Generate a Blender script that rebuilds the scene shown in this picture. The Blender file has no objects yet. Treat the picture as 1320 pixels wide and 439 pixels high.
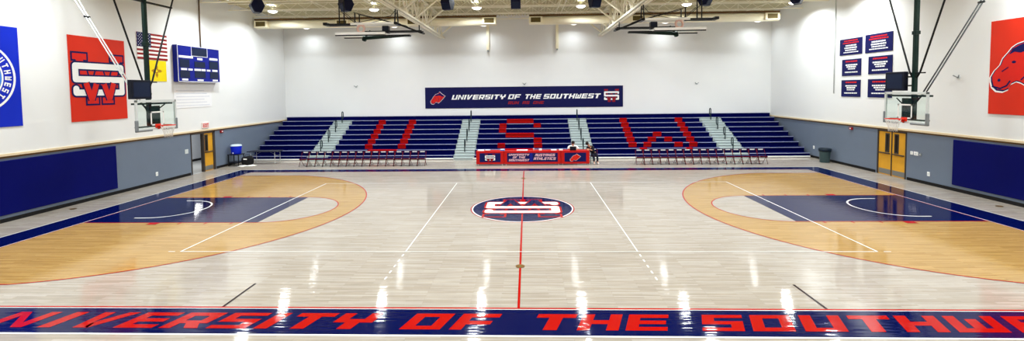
import bpy, bmesh, math, random
from mathutils import Vector, Matrix
random.seed(7)
C = bpy.context.scene.collection
PI = math.pi

# ------------------------------------------------------------------ camera
cam_d = bpy.data.cameras.new('camera')
cam = bpy.data.objects.new('camera', cam_d)
C.objects.link(cam)
yaw, pitch, roll = -0.03223, -0.05, -0.01096
F_ = Vector((math.sin(yaw)*math.cos(pitch), math.cos(yaw)*math.cos(pitch), math.sin(pitch)))
R0 = Vector((math.cos(yaw), -math.sin(yaw), 0)); U0 = R0.cross(F_)
cr, sr = math.cos(roll), math.sin(roll)
R1 = R0*cr + U0*sr; U1 = -R0*sr + U0*cr
M = Matrix((R1, U1, -F_)).transposed().to_4x4()
M.translation = Vector((0.196, -16.398, 4.173))
cam.matrix_world = M
cam_d.sensor_fit = 'HORIZONTAL'; cam_d.sensor_width = 36.0
cam_d.lens = 603.21/1320*36.0
cam_d.shift_x = 0.0
cam_d.shift_y = -(219.5-146.086)/1320
cam_d.clip_start = 0.05; cam_d.clip_end = 200
bpy.context.scene.camera = cam

# ------------------------------------------------------------------ world, exposure
sc = bpy.context.scene
sc.view_settings.view_transform = 'Standard'
sc.view_settings.look = 'None'
sc.view_settings.gamma = 1.0
sc.view_settings.use_curve_mapping = False
sc.view_settings.exposure = 0.27
sc.cycles.use_denoising = True
sc.cycles.max_bounces = 8
sc.cycles.diffuse_bounces = 5
sc.cycles.glossy_bounces = 4
sc.cycles.transparent_max_bounces = 12
sc.cycles.sample_clamp_indirect = 6.0
w = bpy.data.worlds.new('world'); sc.world = w; w.use_nodes = True
w.node_tree.nodes['Background'].inputs[0].default_value = (0.9, 0.95, 1.0, 1)
w.node_tree.nodes['Background'].inputs[1].default_value = 0.15

LAMP_POWER = 178.0        # each high bay lamp, watts
LAMP_COLOR = (0.90, 0.965, 1.0)
LAMP_SPREAD = math.radians(156)

# ------------------------------------------------------------------ materials
def lin(c):
    c = c/255.0
    return c/12.92 if c <= 0.04045 else ((c+0.055)/1.055)**2.4
def rgb(r, g, b): return (lin(r), lin(g), lin(b), 1.0)

def mat(name, col, rough=0.6, metal=0.0, spec=0.2, var=0.06, scale=6.0, bump=0.0, emit=0.0, coat=0.0):
    m = bpy.data.materials.new(name); m.use_nodes = True
    nt = m.node_tree; b = nt.nodes['Principled BSDF']
    b.inputs['Roughness'].default_value = rough
    b.inputs['Metallic'].default_value = metal
    b.inputs['Specular IOR Level'].default_value = spec
    if coat: b.inputs['Coat Weight'].default_value = coat; b.inputs['Coat Roughness'].default_value = 0.08
    if emit:
        b.inputs['Emission Color'].default_value = col
        b.inputs['Emission Strength'].default_value = emit
    tc = nt.nodes.new('ShaderNodeTexCoord'); n = nt.nodes.new('ShaderNodeTexNoise')
    n.inputs['Scale'].default_value = scale; n.inputs['Detail'].default_value = 4
    nt.links.new(tc.outputs['Object'], n.inputs['Vector'])
    mx = nt.nodes.new('ShaderNodeMix'); mx.data_type = 'RGBA'
    nt.links.new(n.outputs['Fac'], mx.inputs[0])
    mx.inputs[6].default_value = tuple(min(1, x*(1-var)) for x in col[:3])+(1,)
    mx.inputs[7].default_value = tuple(min(1, x*(1+var)) for x in col[:3])+(1,)
    nt.links.new(mx.outputs[2], b.inputs['Base Color'])
    if bump:
        bp = nt.nodes.new('ShaderNodeBump'); bp.inputs['Strength'].default_value = bump
        nt.links.new(n.outputs['Fac'], bp.inputs['Height']); nt.links.new(bp.outputs[0], b.inputs['Normal'])
    return m

def wood_floor(name, c1, c2):
    m = bpy.data.materials.new(name); m.use_nodes = True
    nt = m.node_tree; b = nt.nodes['Principled BSDF']; L = nt.links.new
    tc = nt.nodes.new('ShaderNodeTexCoord')
    br = nt.nodes.new('ShaderNodeTexBrick')
    br.offset = 0.37; br.offset_frequency = 3
    br.inputs['Scale'].default_value = 1.0
    br.inputs['Brick Width'].default_value = 0.95
    br.inputs['Row Height'].default_value = 0.057
    br.inputs['Mortar Size'].default_value = 0.0012
    br.inputs['Color1'].default_value = c1
    br.inputs['Color2'].default_value = c2
    br.inputs['Mortar'].default_value = tuple(x*0.6 for x in c2[:3])+(1,)
    L(tc.outputs['Object'], br.inputs['Vector'])
    mp = nt.nodes.new('ShaderNodeMapping'); mp.inputs['Scale'].default_value = (1.3, 17.0, 1.0)
    L(tc.outputs['Object'], mp.inputs['Vector'])
    n = nt.nodes.new('ShaderNodeTexNoise'); n.inputs['Scale'].default_value = 1.0; n.inputs['Detail'].default_value = 5
    n.inputs['Roughness'].default_value = 0.62
    L(mp.outputs[0], n.inputs['Vector'])
    rmp = nt.nodes.new('ShaderNodeMapRange'); rmp.inputs[1].default_value = 0.3; rmp.inputs[2].default_value = 0.72
    rmp.inputs[3].default_value = 1.13; rmp.inputs[4].default_value = 0.84
    L(n.outputs['Fac'], rmp.inputs[0])
    mx = nt.nodes.new('ShaderNodeMix'); mx.data_type = 'RGBA'; mx.blend_type = 'MULTIPLY'; mx.inputs[0].default_value = 1.0
    L(br.outputs['Color'], mx.inputs[6]); L(rmp.outputs[0], mx.inputs[7])
    L(mx.outputs[2], b.inputs['Base Color'])
    b.inputs['Roughness'].default_value = 0.055
    b.inputs['Specular IOR Level'].default_value = 0.25
    n2 = nt.nodes.new('ShaderNodeTexNoise'); n2.inputs['Scale'].default_value = 1.0
    mp2 = nt.nodes.new('ShaderNodeMapping'); mp2.inputs['Scale'].default_value = (1.2, 13.0, 1.0)
    L(tc.outputs['Object'], mp2.inputs['Vector']); L(mp2.outputs[0], n2.inputs['Vector'])
    bp = nt.nodes.new('ShaderNodeBump'); bp.inputs['Strength'].default_value = 0.12; bp.inputs['Distance'].default_value = 0.02
    L(n2.outputs['Fac'], bp.inputs['Height']); L(bp.outputs[0], b.inputs['Normal'])
    return m

def paint(name, col, rough=0.06):
    m = mat(name, col, rough, 0, 0.1, 0.04, 3.0)
    nt = m.node_tree; b = nt.nodes['Principled BSDF']; L = nt.links.new
    tc = nt.nodes.new('ShaderNodeTexCoord')
    n2 = nt.nodes.new('ShaderNodeTexNoise'); n2.inputs['Scale'].default_value = 1.0
    mp2 = nt.nodes.new('ShaderNodeMapping'); mp2.inputs['Scale'].default_value = (1.2, 13.0, 1.0)
    L(tc.outputs['Object'], mp2.inputs['Vector']); L(mp2.outputs[0], n2.inputs['Vector'])
    bp = nt.nodes.new('ShaderNodeBump'); bp.inputs['Strength'].default_value = 0.12; bp.inputs['Distance'].default_value = 0.02
    L(n2.outputs['Fac'], bp.inputs['Height']); L(bp.outputs[0], b.inputs['Normal'])
    return m

def glass_mat(name, tint=(0.95, 1.0, 0.98, 1), refl=0.05):
    m = bpy.data.materials.new(name); m.use_nodes = True
    nt = m.node_tree; nt.nodes.remove(nt.nodes['Principled BSDF'])
    out = nt.nodes['Material Output']
    t = nt.nodes.new('ShaderNodeBsdfTransparent'); t.inputs[0].default_value = tint
    g = nt.nodes.new('ShaderNodeBsdfGlossy'); g.inputs['Roughness'].default_value = 0.05
    mx = nt.nodes.new('ShaderNodeMixShader'); mx.inputs[0].default_value = refl
    nt.links.new(t.outputs[0], mx.inputs[1]); nt.links.new(g.outputs[0], mx.inputs[2])
    nt.links.new(mx.outputs[0], out.inputs[0])
    return m

MT = dict(
    wall=mat('white_wall_paint', rgb(238, 239, 238), 0.75, var=0.02, scale=0.7),
    wainscot=mat('grey_wainscot_paint', rgb(112, 124, 142), 0.5, spec=.3, var=0.05, scale=1.5),
    pad=mat('navy_wall_pad', rgb(0, 6, 92), 0.5, spec=.1, var=0.06, scale=1.2),
    cap=mat('pale_wood_cap', rgb(232, 212, 176), 0.5),
    brown=mat('flat_brown', rgb(96, 70, 38), 0.6),
    black=mat('black_rubber', rgb(22, 21, 22), 0.5),
    deck=mat('cream_roof_deck', rgb(214, 205, 166), 0.6, var=0.05, scale=1.0),
    steel=mat('cream_painted_steel', rgb(252, 246, 224), 0.5, var=0.03),
    duct=mat('cream_duct', rgb(248, 240, 210), 0.5, var=0.03),
    vent=mat('dark_vent', rgb(92, 78, 38), 0.6),
    maple=wood_floor('pale_maple', rgb(182, 173, 162), rgb(164, 153, 139)),
    tan=wood_floor('tan_stained_maple', rgb(188, 151, 88), rgb(168, 130, 68)),
    fnavy=paint('navy_court_paint', rgb(0, 9, 66)),
    fred=paint('red_court_paint', rgb(172, 14, 8)),
    fwhite=paint('white_court_paint', rgb(248, 248, 244)),
    fblack=paint('black_court_tape', rgb(40, 16, 24)),
    brass=mat('brass_plate', rgb(140, 104, 40), 0.35, 0.7),
    bnavy=mat('navy_bleacher_plastic', rgb(0, 5, 70), 0.85, spec=.03, var=0.06, scale=2.0),
    bred=mat('red_bleacher_plastic', rgb(176, 18, 16), 0.8, spec=.03),
    bglint=mat('painted_tread_reflection', rgb(206, 212, 250), 0.35, 0.2),  # pale colour standing in for the wall reflected on the treads
    bgrey=mat('grey_aisle_step', rgb(176, 188, 188), 0.5, var=0.05),
    bdark=mat('dark_understructure', rgb(40, 40, 48), 0.7),
    rail=mat('dark_green_rail', rgb(22, 40, 44), 0.4),
    banner_red=mat('red_banner_vinyl', rgb(218, 48, 24), 0.5, var=0.05, scale=1.5),
    banner_blue=mat('blue_banner_vinyl', rgb(8, 40, 190), 0.5, var=0.08, scale=1.5),
    banner_navy=mat('navy_banner_vinyl', rgb(2, 6, 72), 0.5, var=0.1, scale=1.0),
    white=mat('white_print', rgb(250, 250, 248), 0.55, var=0.02),
    navy=mat('navy_print', rgb(3, 7, 80), 0.5),
    red=mat('red_print', rgb(216, 34, 22), 0.5),
    dred=mat('dark_red_print', rgb(150, 22, 26), 0.5),
    lblue=mat('light_blue_print', rgb(70, 140, 226), 0.5),
    yellow=mat('yellow_flag_cloth', rgb(252, 226, 20), 0.7),
    paper=mat('white_paper', rgb(244, 244, 246), 0.8, var=0.02),
    faint=mat('faint_print', rgb(216, 218, 226), 0.8),
    sblue=mat('blue_scoreboard_face', rgb(6, 22, 132), 0.4),
    sdark=mat('dark_display_panel', rgb(22, 34, 62), 0.3),
    grey=mat('grey_metal', rgb(140, 146, 150), 0.4, 0.4),
    lgrey=mat('light_grey_metal', rgb(214, 220, 220), 0.5),
    mast=mat('dark_green_mast', rgb(16, 40, 34), 0.4),
    dark=mat('black_steel', rgb(22, 24, 26), 0.4),
    silver=mat('silver_tube', rgb(214, 216, 214), 0.3, 0.5),
    tube=mat('shaded_silver_tube', rgb(84, 88, 90), 0.35, 0.5),  # darker copy of the silver tube, shade put into the colour
    glass=glass_mat('backboard_glass'),
    dglass=mat('dark_door_glass', rgb(40, 34, 26), 0.12),
    rim=mat('red_rim_paint', rgb(232, 56, 34), 0.4),
    net=mat('white_net_cord', rgb(236, 232, 226), 0.8),
    shot=mat('black_shot_clock', rgb(14, 18, 34), 0.4),
    spk=mat('navy_speaker_cabinet', rgb(8, 14, 50), 0.5, var=0.15, scale=3),
    door=mat('yellow_oak_door', rgb(222, 162, 46), 0.4, var=0.12, scale=3),
    frame=mat('dark_brown_door_frame', rgb(66, 58, 52), 0.5),
    kick=mat('steel_kick_plate', rgb(150, 152, 150), 0.3, 0.7),
    chair=mat('navy_chair_vinyl', rgb(2, 3, 64), 0.7, spec=.08),
    maroon=mat('maroon_chair_frame', rgb(92, 4, 12), 0.6, spec=.1),
    tred=mat('red_table_skirt', rgb(190, 16, 12), 0.5),
    cooler=mat('blue_cooler_plastic', rgb(10, 40, 210), 0.35),
    clid=mat('pale_cooler_lid', rgb(214, 236, 250), 0.4),
    bin=mat('grey_green_bin', rgb(66, 88, 92), 0.5),
    liner=mat('dark_bin_liner', rgb(26, 38, 50), 0.35, bump=0.5, scale=14),
    tabletop=mat('dark_table_top', rgb(28, 30, 44), 0.4),
    bag=mat('black_bag_cloth', rgb(20, 20, 24), 0.8, bump=0.4),
    towel=mat('white_towel_cloth', rgb(248, 246, 238), 0.9, bump=0.5, scale=20),
    skin=mat('skin', rgb(206, 150, 122), 0.55),
    hair=mat('dark_hair', rgb(34, 24, 20), 0.6, bump=0.4, scale=60),
    shirt_w=mat('white_shirt_cloth', rgb(245, 245, 245), 0.85),
    shirt_b=mat('black_shirt_cloth', rgb(20, 20, 30), 0.85),
    trouser=mat('dark_trouser_cloth', rgb(24, 26, 44), 0.85),
    shoe=mat('white_shoe', rgb(236, 228, 220), 0.6),
    lamp=mat('lamp_lens', (1, 0.97, 0.92, 1), 0.5, emit=8.0),
    lampdim=mat('dim_lamp_lens', (1, 0.97, 0.92, 1), 0.5, emit=1.5),
    lampbody=mat('grey_lamp_housing', rgb(186, 184, 172), 0.4, 0.3),
    concrete=mat('grey_corridor_floor', rgb(150, 152, 150), 0.4),
    corr=mat('pale_corridor_wall', rgb(198, 202, 206), 0.6),
    exitw=mat('exit_sign_face', rgb(240, 220, 216), 0.5),
    led=mat('blue_laptop_screen', rgb(60, 80, 140), 0.3),
)

# ------------------------------------------------------------------ mesh helpers
class MB:
    def __init__(s): s.v = []; s.f = []; s.mi = []; s.mats = []; s.cur = 0; s.smooth = []
    def use(s, m):
        if m not in s.mats: s.mats.append(m)
        s.cur = s.mats.index(m); return s
    def face(s, idx, sm=False): s.f.append(idx); s.mi.append(s.cur); s.smooth.append(sm)
    def poly(s, pts):
        n = len(s.v); s.v += [tuple(p) for p in pts]; s.face(list(range(n, n+len(pts)))); return s
    def box(s, x0, x1, y0, y1, z0, z1, b=0.0):
        if b > 0:
            b = min(b, abs(x1-x0)*.45, abs(y1-y0)*.45, abs(z1-z0)*.45)
            bm = bmesh.new(); bmesh.ops.create_cube(bm, size=1)
            for v in bm.verts:
                v.co = Vector(((x0+x1)/2+v.co.x*(x1-x0), (y0+y1)/2+v.co.y*(y1-y0), (z0+z1)/2+v.co.z*(z1-z0)))
            bmesh.ops.bevel(bm, geom=list(bm.edges), offset=b, segments=2, affect='EDGES', profile=0.5)
            n = len(s.v); bm.verts.index_update()
            s.v += [tuple(v.co) for v in bm.verts]
            for f in bm.faces: s.face([n+v.index for v in f.verts])
            bm.free(); return s
        n = len(s.v)
        s.v += [(x, y, z) for z in (z0, z1) for y in (y0, y1) for x in (x0, x1)]
        for q in ((0, 2, 3, 1), (4, 5, 7, 6), (0, 1, 5, 4), (2, 6, 7, 3), (0, 4, 6, 2), (1, 3, 7, 5)):
            s.face([n+i for i in q])
        return s
    def obox(s, o, ux, uy, uz):   # oriented box from corner o
        o = Vector(o); ux = Vector(ux); uy = Vector(uy); uz = Vector(uz); n = len(s.v)
        s.v += [tuple(o+ux*i+uy*j+uz*k) for k in (0, 1) for j in (0, 1) for i in (0, 1)]
        for q in ((0, 2, 3, 1), (4, 5, 7, 6), (0, 1, 5, 4), (2, 6, 7, 3), (0, 4, 6, 2), (1, 3, 7, 5)):
            s.face([n+i for i in q])
        return s
    def prism(s, pts, d):         # polygon extruded by vector d
        n = len(s.v); k = len(pts); d = Vector(d)
        s.v += [tuple(p) for p in pts]; s.v += [tuple(Vector(p)+d) for p in pts]
        s.face([n+i for i in range(k)][::-1]); s.face([n+k+i for i in range(k)])
        for i in range(k):
            j = (i+1) % k; s.face([n+i, n+j, n+k+j, n+k+i])
        return s
    def tube(s, pts, r, seg=8, closed=False):
        pts = [Vector(p) for p in pts]; n0 = len(s.v); N = len(pts)
        rs = r if isinstance(r, (list, tuple)) else [r]*N
        prev = None
        for i, p in enumerate(pts):
            if closed: t = pts[(i+1) % N]-pts[i-1]
            else: t = pts[min(i+1, N-1)]-pts[max(i-1, 0)]
            t.normalize()
            if prev is None:
                a = Vector((0, 0, 1)) if abs(t.z) < .9 else Vector((1, 0, 0))
                u = t.cross(a).normalized()
            else:
                u = (prev-t*prev.dot(t))
                u = u.normalized() if u.length > 1e-6 else t.orthogonal().normalized()
            prev = u; v = t.cross(u)
            for k in range(seg):
                a = 2*PI*k/seg; s.v.append(tuple(p+(u*math.cos(a)+v*math.sin(a))*rs[i]))
        for i in range(N if closed else N-1):
            j = (i+1) % N
            for k in range(seg):
                l = (k+1) % seg
                s.face([n0+i*seg+k, n0+j*seg+k, n0+j*seg+l, n0+i*seg+l], True)
        if not closed:
            s.face([n0+k for k in range(seg)]); s.face([n0+(N-1)*seg+k for k in range(seg)][::-1])
        return s
    def lathe(s, prof, c=(0, 0, 0), seg=20):
        n0 = len(s.v); N = len(prof)
        for r, z in prof:
            for k in range(seg):
                a = 2*PI*k/seg; s.v.append((c[0]+r*math.cos(a), c[1]+r*math.sin(a), c[2]+z))
        for i in range(N-1):
            for k in range(seg):
                l = (k+1) % seg; s.face([n0+i*seg+k, n0+i*seg+l, n0+(i+1)*seg+l, n0+(i+1)*seg+k], True)
        return s
    def disc(s, c, r, u=(1, 0, 0), v=(0, 1, 0), seg=24, r2=None):
        u = Vector(u); v = Vector(v); c = Vector(c); r2 = r2 or r
        return s.poly([c+u*r*math.cos(2*PI*k/seg)+v*r2*math.sin(2*PI*k/seg) for k in range(seg)])
    def ring(s, c, ro, ri, u=(1, 0, 0), v=(0, 1, 0), seg=64, a0=0, a1=2*PI):
        u = Vector(u); v = Vector(v); c = Vector(c); n = len(s.v)
        for k in range(seg+1):
            a = a0+(a1-a0)*k/seg; d = u*math.cos(a)+v*math.sin(a)
            s.v.append(tuple(c+d*ro)); s.v.append(tuple(c+d*ri))
        for k in range(seg): s.face([n+2*k, n+2*k+2, n+2*k+3, n+2*k+1])
        return s
    def build(s, name, m=None, parent=None, kind=None):
        me = bpy.data.meshes.new(name); me.from_pydata(s.v, [], s.f)
        if m is not None and not s.mats: me.materials.append(m)
        else:
            for x in s.mats: me.materials.append(x)
            me.polygons.foreach_set('material_index', s.mi)
        me.polygons.foreach_set('use_smooth', s.smooth)
        me.validate(); me.update()
        o = bpy.data.objects.new(name, me); C.objects.link(o)
        if parent is not None: o.parent = parent
        if kind: o['kind'] = kind
        return o

def thing(name, label, cat, loc=(0, 0, 0), rz=0.0, group=None, kind=None):
    o = bpy.data.objects.new(name, None); C.objects.link(o); o.empty_display_size = 0.2
    o.location = loc; o.rotation_euler = (0, 0, rz)
    o['label'] = label; o['category'] = cat
    if group: o['group'] = group
    if kind: o['kind'] = kind
    return o
def tag(o, label, cat, group=None, kind=None):
    o['label'] = label; o['category'] = cat
    if group: o['group'] = group
    if kind: o['kind'] = kind
    return o
def kids(o): return [x for x in bpy.data.objects if x.parent == o]
def copy_tree(o, parent=None):
    c = o.copy(); C.objects.link(c)
    if parent is not None: c.parent = parent
    for ch in kids(o): copy_tree(ch, c)
    return c
ORD = ['first', 'second', 'third', 'fourth', 'fifth', 'sixth', 'seventh', 'eighth', 'ninth', 'tenth', 'eleventh', 'twelfth',
       'thirteenth', 'fourteenth', 'fifteenth', 'sixteenth']

# blocky italic lettering: each glyph is a list of polygons in a unit cell
S_, B_ = 0.30, 0.22
def R_(a, b, c, d): return [(a, c), (b, c), (b, d), (a, d)]
G = {
 'U': [R_(0, S_, 0, 1), R_(1-S_, 1, 0, 1), R_(S_, 1-S_, 0, B_)],
 'N': [R_(0, .26, 0, 1), R_(.74, 1, 0, 1), [(.26, 1), (.26, .72), (.74, 0), (.74, .3)]],
 'I': [R_(0, .32, 0, 1)],
 'V': [[(0, 1), (.15, 0), (.55, 0), (.42, .3), (.36, .3), (.3, 1)], [(.36, .3), (.42, .05), (.55, 0), (1, 1), (.68, 1)]],
 'E': [R_(0, S_, 0, 1), R_(S_, 1, .78, 1), R_(S_, .95, .39, .61), R_(S_, 1, 0, .22)],
 'F': [R_(0, S_, 0, 1), R_(S_, 1, .76, 1), R_(S_, .9, .32, .54)],
 'R': [R_(0, S_, 0, 1), R_(S_, 1, .78, 1), R_(.7, 1, .48, .78), R_(S_, 1, .3, .48), [(.45, .3), (.8, .3), (1, 0), (.65, 0)]],
 'P': [R_(0, S_, 0, 1), R_(S_, 1, .78, 1), R_(.7, 1, .48, .78), R_(S_, 1, .3, .48)],
 'S': [R_(0, 1, .8, 1), R_(0, .3, .6, .8), R_(0, 1, .4, .6), R_(.7, 1, .2, .4), R_(0, 1, 0, .2)],
 'T': [R_(0, 1, .76, 1), R_(.33, .67, 0, .76)],
 'Y': [R_(0, .3, .4, 1), R_(.7, 1, .4, 1), R_(.3, .7, .4, .62), R_(.32, .68, 0, .4)],
 'O': [R_(0, S_, 0, 1), R_(1-S_, 1, 0, 1), R_(S_, 1-S_, 0, B_), R_(S_, 1-S_, 1-B_, 1)],
 'H': [R_(0, S_, 0, 1), R_(1-S_, 1, 0, 1), R_(S_, 1-S_, .38, .62)],
 'W': [R_(0, .24, 0, 1), R_(.38, .62, 0, .8), R_(.76, 1, 0, 1), R_(.24, .38, 0, .24), R_(.62, .76, 0, .24)],
 'A': [R_(0, S_, 0, 1), R_(1-S_, 1, 0, 1), R_(S_, 1-S_, 1-B_, 1), R_(S_, 1-S_, .32, .5)],
 'M': [R_(0, .24, 0, 1), R_(.38, .62, .2, 1), R_(.76, 1, 0, 1), R_(.24, .38, .76, 1), R_(.62, .76, .76, 1)],
 'G': [R_(0, S_, 0, 1), R_(S_, 1, 1-B_, 1), R_(S_, 1, 0, B_), R_(1-S_, 1, B_, .5), R_(.55, 1-S_, .38, .55)],
 'L': [R_(0, S_, 0, 1), R_(S_, 1, 0, B_)],
 'C': [R_(0, S_, 0, 1), R_(S_, 1, 1-B_, 1), R_(S_, 1, 0, B_)],
 'X': [[(0, 1), (.34, 1), (1, 0), (.66, 0)], [(.66, 1), (1, 1), (.34, 0), (0, 0)]],
}
def glyph(mb, ch, o, u, v, wd, h, shear=0.0):
    """o lower-left corner, u / v unit axes"""
    o = Vector(o); u = Vector(u); v = Vector(v)
    for pg in G[ch]:
        mb.poly([o+u*(x*wd+y*shear*h)+v*(y*h) for x, y in pg])
def text(mb, s, x0, x1, o, u, v, h, shear=0.3, space=0.55, gap=0.17):
    """fits the string between x0 and x1 along u"""
    units = sum(space if c == ' ' else (0.34 if c == 'I' else 1.0) for c in s)+gap*(len(s)-1)
    wd = (x1-x0)/units; x = x0; u = Vector(u); o = Vector(o)
    for c in s:
        if c != ' ': glyph(mb, c, o+u*x, u, v, wd, h, shear)
        x += ((space if c == ' ' else (0.34 if c == 'I' else 1.0))+gap)*wd

def stroke(mb, pts, wd, o, u, v, off=(0, 0, 0), rnd=True, lift=0.0):
    """flat thick polyline with round joins; pts in local 2-D"""
    o = Vector(o)+Vector(off)+Vector(off).normalized()*lift; u = Vector(u); v = Vector(v)
    for a, b in zip(pts, pts[1:]):
        d = Vector((b[0]-a[0], b[1]-a[1]));
        if d.length < 1e-6: continue
        d.normalize(); n = Vector((-d.y, d.x))*wd/2; o = o+Vector(off).normalized()*.0002
        mb.poly([o+u*(p[0]+s*n.x)+v*(p[1]+s*n.y) for p, s in ((a, 1), (a, -1), (b, -1), (b, 1))])
    if rnd:
        for p in pts: o = o+Vector(off).normalized()*.0002; mb.disc(o+u*p[0]+v*p[1], wd/2, u, v, 20)

def sw_logo(o, u, v, n, wd, h, parent, mW=None, mS=None, mO=None, name='logo'):
    """overlapping S and W block monogram centred on o; n outward normal"""
    mW = mW or MT['red']; mS = mS or MT['white']; mO = mO or MT['navy']; n = Vector(n)
    X = lambda x: (x-.5)*wd
    Z = lambda z: (z-.5)*h
    # W: serif boxes at the outer top and inner bottom, slanted strokes between
    legs = [[(.13, .93), (.33, .08)], [(.33, .08), (.5, .66)], [(.5, .66), (.67, .08)], [(.67, .08), (.87, .93)]]
    boxes = [(.02, .27, .88, 1.0), (.73, .98, .88, 1.0), (.25, .46, 0, .12), (.54, .75, 0, .12)]
    st = .125*wd
    for k, (m, ex) in enumerate(((mO, .03*wd), (mW, 0))):
        mb = MB()
        for q, lg in enumerate(legs): stroke(mb, [(X(a), Z(b)) for a, b in lg], st+2*ex, o, u, v, n*(.004+.003*k), False, q*.0004)
        for a, b, c, d in boxes:
            oo = Vector(o)+n*(.006+.003*k)
            mb.poly([oo+Vector(u)*(X(p)+sx*ex)+Vector(v)*(Z(q)+sy*ex) for p, q, sx, sy in ((a, c, -1, -1), (b, c, 1, -1), (b, d, 1, 1), (a, d, -1, 1))])
        mb.build(name+'_letter_w', m, parent)
        mb = MB()
        for q, (a, b) in enumerate((([(.235, .42), (.33, .08)]), ([(.33, .08), (.425, .40)]), ([(.575, .40), (.67, .08)]), ([(.67, .08), (.765, .42)]))):
            stroke(mb, [(X(a[0]), Z(a[1])), (X(b[0]), Z(b[1]))], st*.8+1.4*ex, o, u, v, n*(.019+.003*k), False, q*.0005)
        mb.build(name+'_letter_w_front', m, parent)
    # S
    t = .118*h
    ys = [.755, .49, .225]
    pts = [(.94, .68), (.94, ys[0]), (.06, ys[0]), (.06, ys[1]), (.94, ys[1]), (.94, ys[2]), (.06, ys[2]), (.06, .30)]
    for k, (m, ex) in enumerate(((mO, .028*wd), (mS, 0))):
        mb = MB(); stroke(mb, [(X(a), Z(b)) for a, b in pts], t*1.05+2*ex, o, u, v, n*(.010+.003*k))
        mb.build(name+'_letter_s', m, parent)

HORSE = [(.02, .19), (.044, .095), (.108, .027), (.208, .014), (.284, .05), (.32, .14), (.392, .18), (.45, .16), (.54, .10), (.68, .22), (.84, .42),
         (1.0, .64), (.86, .74), (.74, .86), (.62, .98), (.56, .86), (.456, .81), (.388, .79), (.316, .74), (.26, .66), (.188, .57), (.152, .46), (.072, .37), (.016, .26)]
def horse_logo(o, u, v, n, wd, h, parent, edge=None, mid=None, fill=None):
    o = Vector(o); u = Vector(u); v = Vector(v); n = Vector(n)
    cx, cy = .45, .5
    for k, (m, s) in enumerate(((edge or MT['white'], 1.0), (mid or MT['navy'], .95), (fill or MT['red'], .90))):
        pts = [o+u*((cx+(x-cx)*s-.5)*wd)+v*((cy+(y-cy)*s-.5)*h)+n*(.004+.003*k) for x, y in HORSE]
        MB().poly(pts).build('horse_head_print', m, parent)
    mb = MB()
    mane = [(.285, .62), (.33, .71), (.44, .765), (.56, .81), (.64, .88), (.72, .80), (.86, .68), (.92, .63), (.80, .58), (.68, .66), (.56, .68), (.44, .64), (.36, .66)]
    P = lambda x, y: o+u*((x-.5)*wd)+v*((y-.5)*h)+n*.014
    mb.poly([P(x, y) for x, y in mane])
    mb.disc(P(.355, .50), .03*wd, u, v, 14, .018*wd)
    mb.disc(P(.16, .22), .022*wd, u, v, 12)
    Q = lambda *a: [((x-.5)*wd, (y-.5)*h) for x, y in a]
    stroke(mb, Q((.07, .12), (.18, .085), (.27, .13), (.31, .2)), .022*wd, o, u, v, n*.013)
    stroke(mb, Q((.46, .22), (.56, .33), (.55, .48), (.5, .56)), .018*wd, o, u, v, n*.0135, True, .001)
    stroke(mb, Q((.2, .36), (.28, .42)), .014*wd, o, u, v, n*.0135, True, .002)
    stroke(mb, Q((.66, .3), (.74, .44), (.72, .56)), .02*wd, o, u, v, n*.0135, True, .003)
    mb.build('horse_mane_print', mid or MT['navy'], parent)

# ------------------------------------------------------------------ room shell
XW, YF, YN, ZC = 17.05, 16.55, -18.6, 9.36
WZ = 2.14

floor = MB().box(-XW-.2, XW+.2, YN-.2, YF+.2, -.2, 0).build('floor', MT['maple'], kind='structure')

def side_wall(name, sx, openings):
    """sx = -1 or +1, openings = list of (y0, y1, ztop)"""
    mb = MB(); xi = sx*XW; xo = sx*(XW+.25)
    a, b = min(xi, xo), max(xi, xo)
    mb.use(MT['wall']).box(a, b, YN-.2, YF+.2, WZ, ZC+.3)
    ys = [YN-.2]
    for y0, y1, zt in openings:
        mb.use(MT['wainscot']).box(a, b, ys[-1], y0, 0, WZ); ys.append(y1)
        mb.use(MT['wainscot']).box(a, b, y0, y1, zt, WZ)
    mb.use(MT['wainscot']).box(a, b, ys[-1], YF+.2, 0, WZ)
    return mb.build(name, kind='structure')
side_wall('wall_left', -1, [(6.93, 8.78, 2.10)])
side_wall('wall_right', 1, [(4.85, 6.58, 2.10)])
MB().use(MT['wall']).box(-XW-.25, XW+.25, YF, YF+.25, 0, ZC+.3).build('wall_far', kind='structure')
MB().use(MT['wall']).box(-XW-.25, XW+.25, YN-.25, YN, 0, ZC+.3).build('wall_near', kind='structure')

for sx, nm in ((-1, 'left'), (1, 'right')):
    x0, x1 = sorted((sx*XW, sx*(XW-.05)))
    mb = MB()
    mb.use(MT['cap']).box(x0, x1, YN, YF, WZ+.03, WZ+.115, .008)
    mb.use(MT['brown']).box(min(sx*XW, sx*(XW-.025)), max(sx*XW, sx*(XW-.025)), YN, YF, WZ-.03, WZ+.03)  # dark brown line directly below the pale cap
    mb.build('trim_1' if sx < 0 else 'trim_2', kind='structure')
    mb = MB()
    ops = (6.85, 8.86) if sx < 0 else (4.77, 6.66)
    bx0, bx1 = sorted((sx*XW, sx*(XW-.03)))
    mb.box(bx0, bx1, YN, ops[0], 0, .13, .008).box(bx0, bx1, ops[1], YF, 0, .13, .008)
    mb.build('baseboard_'+nm, MT['black'], kind='structure')

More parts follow.
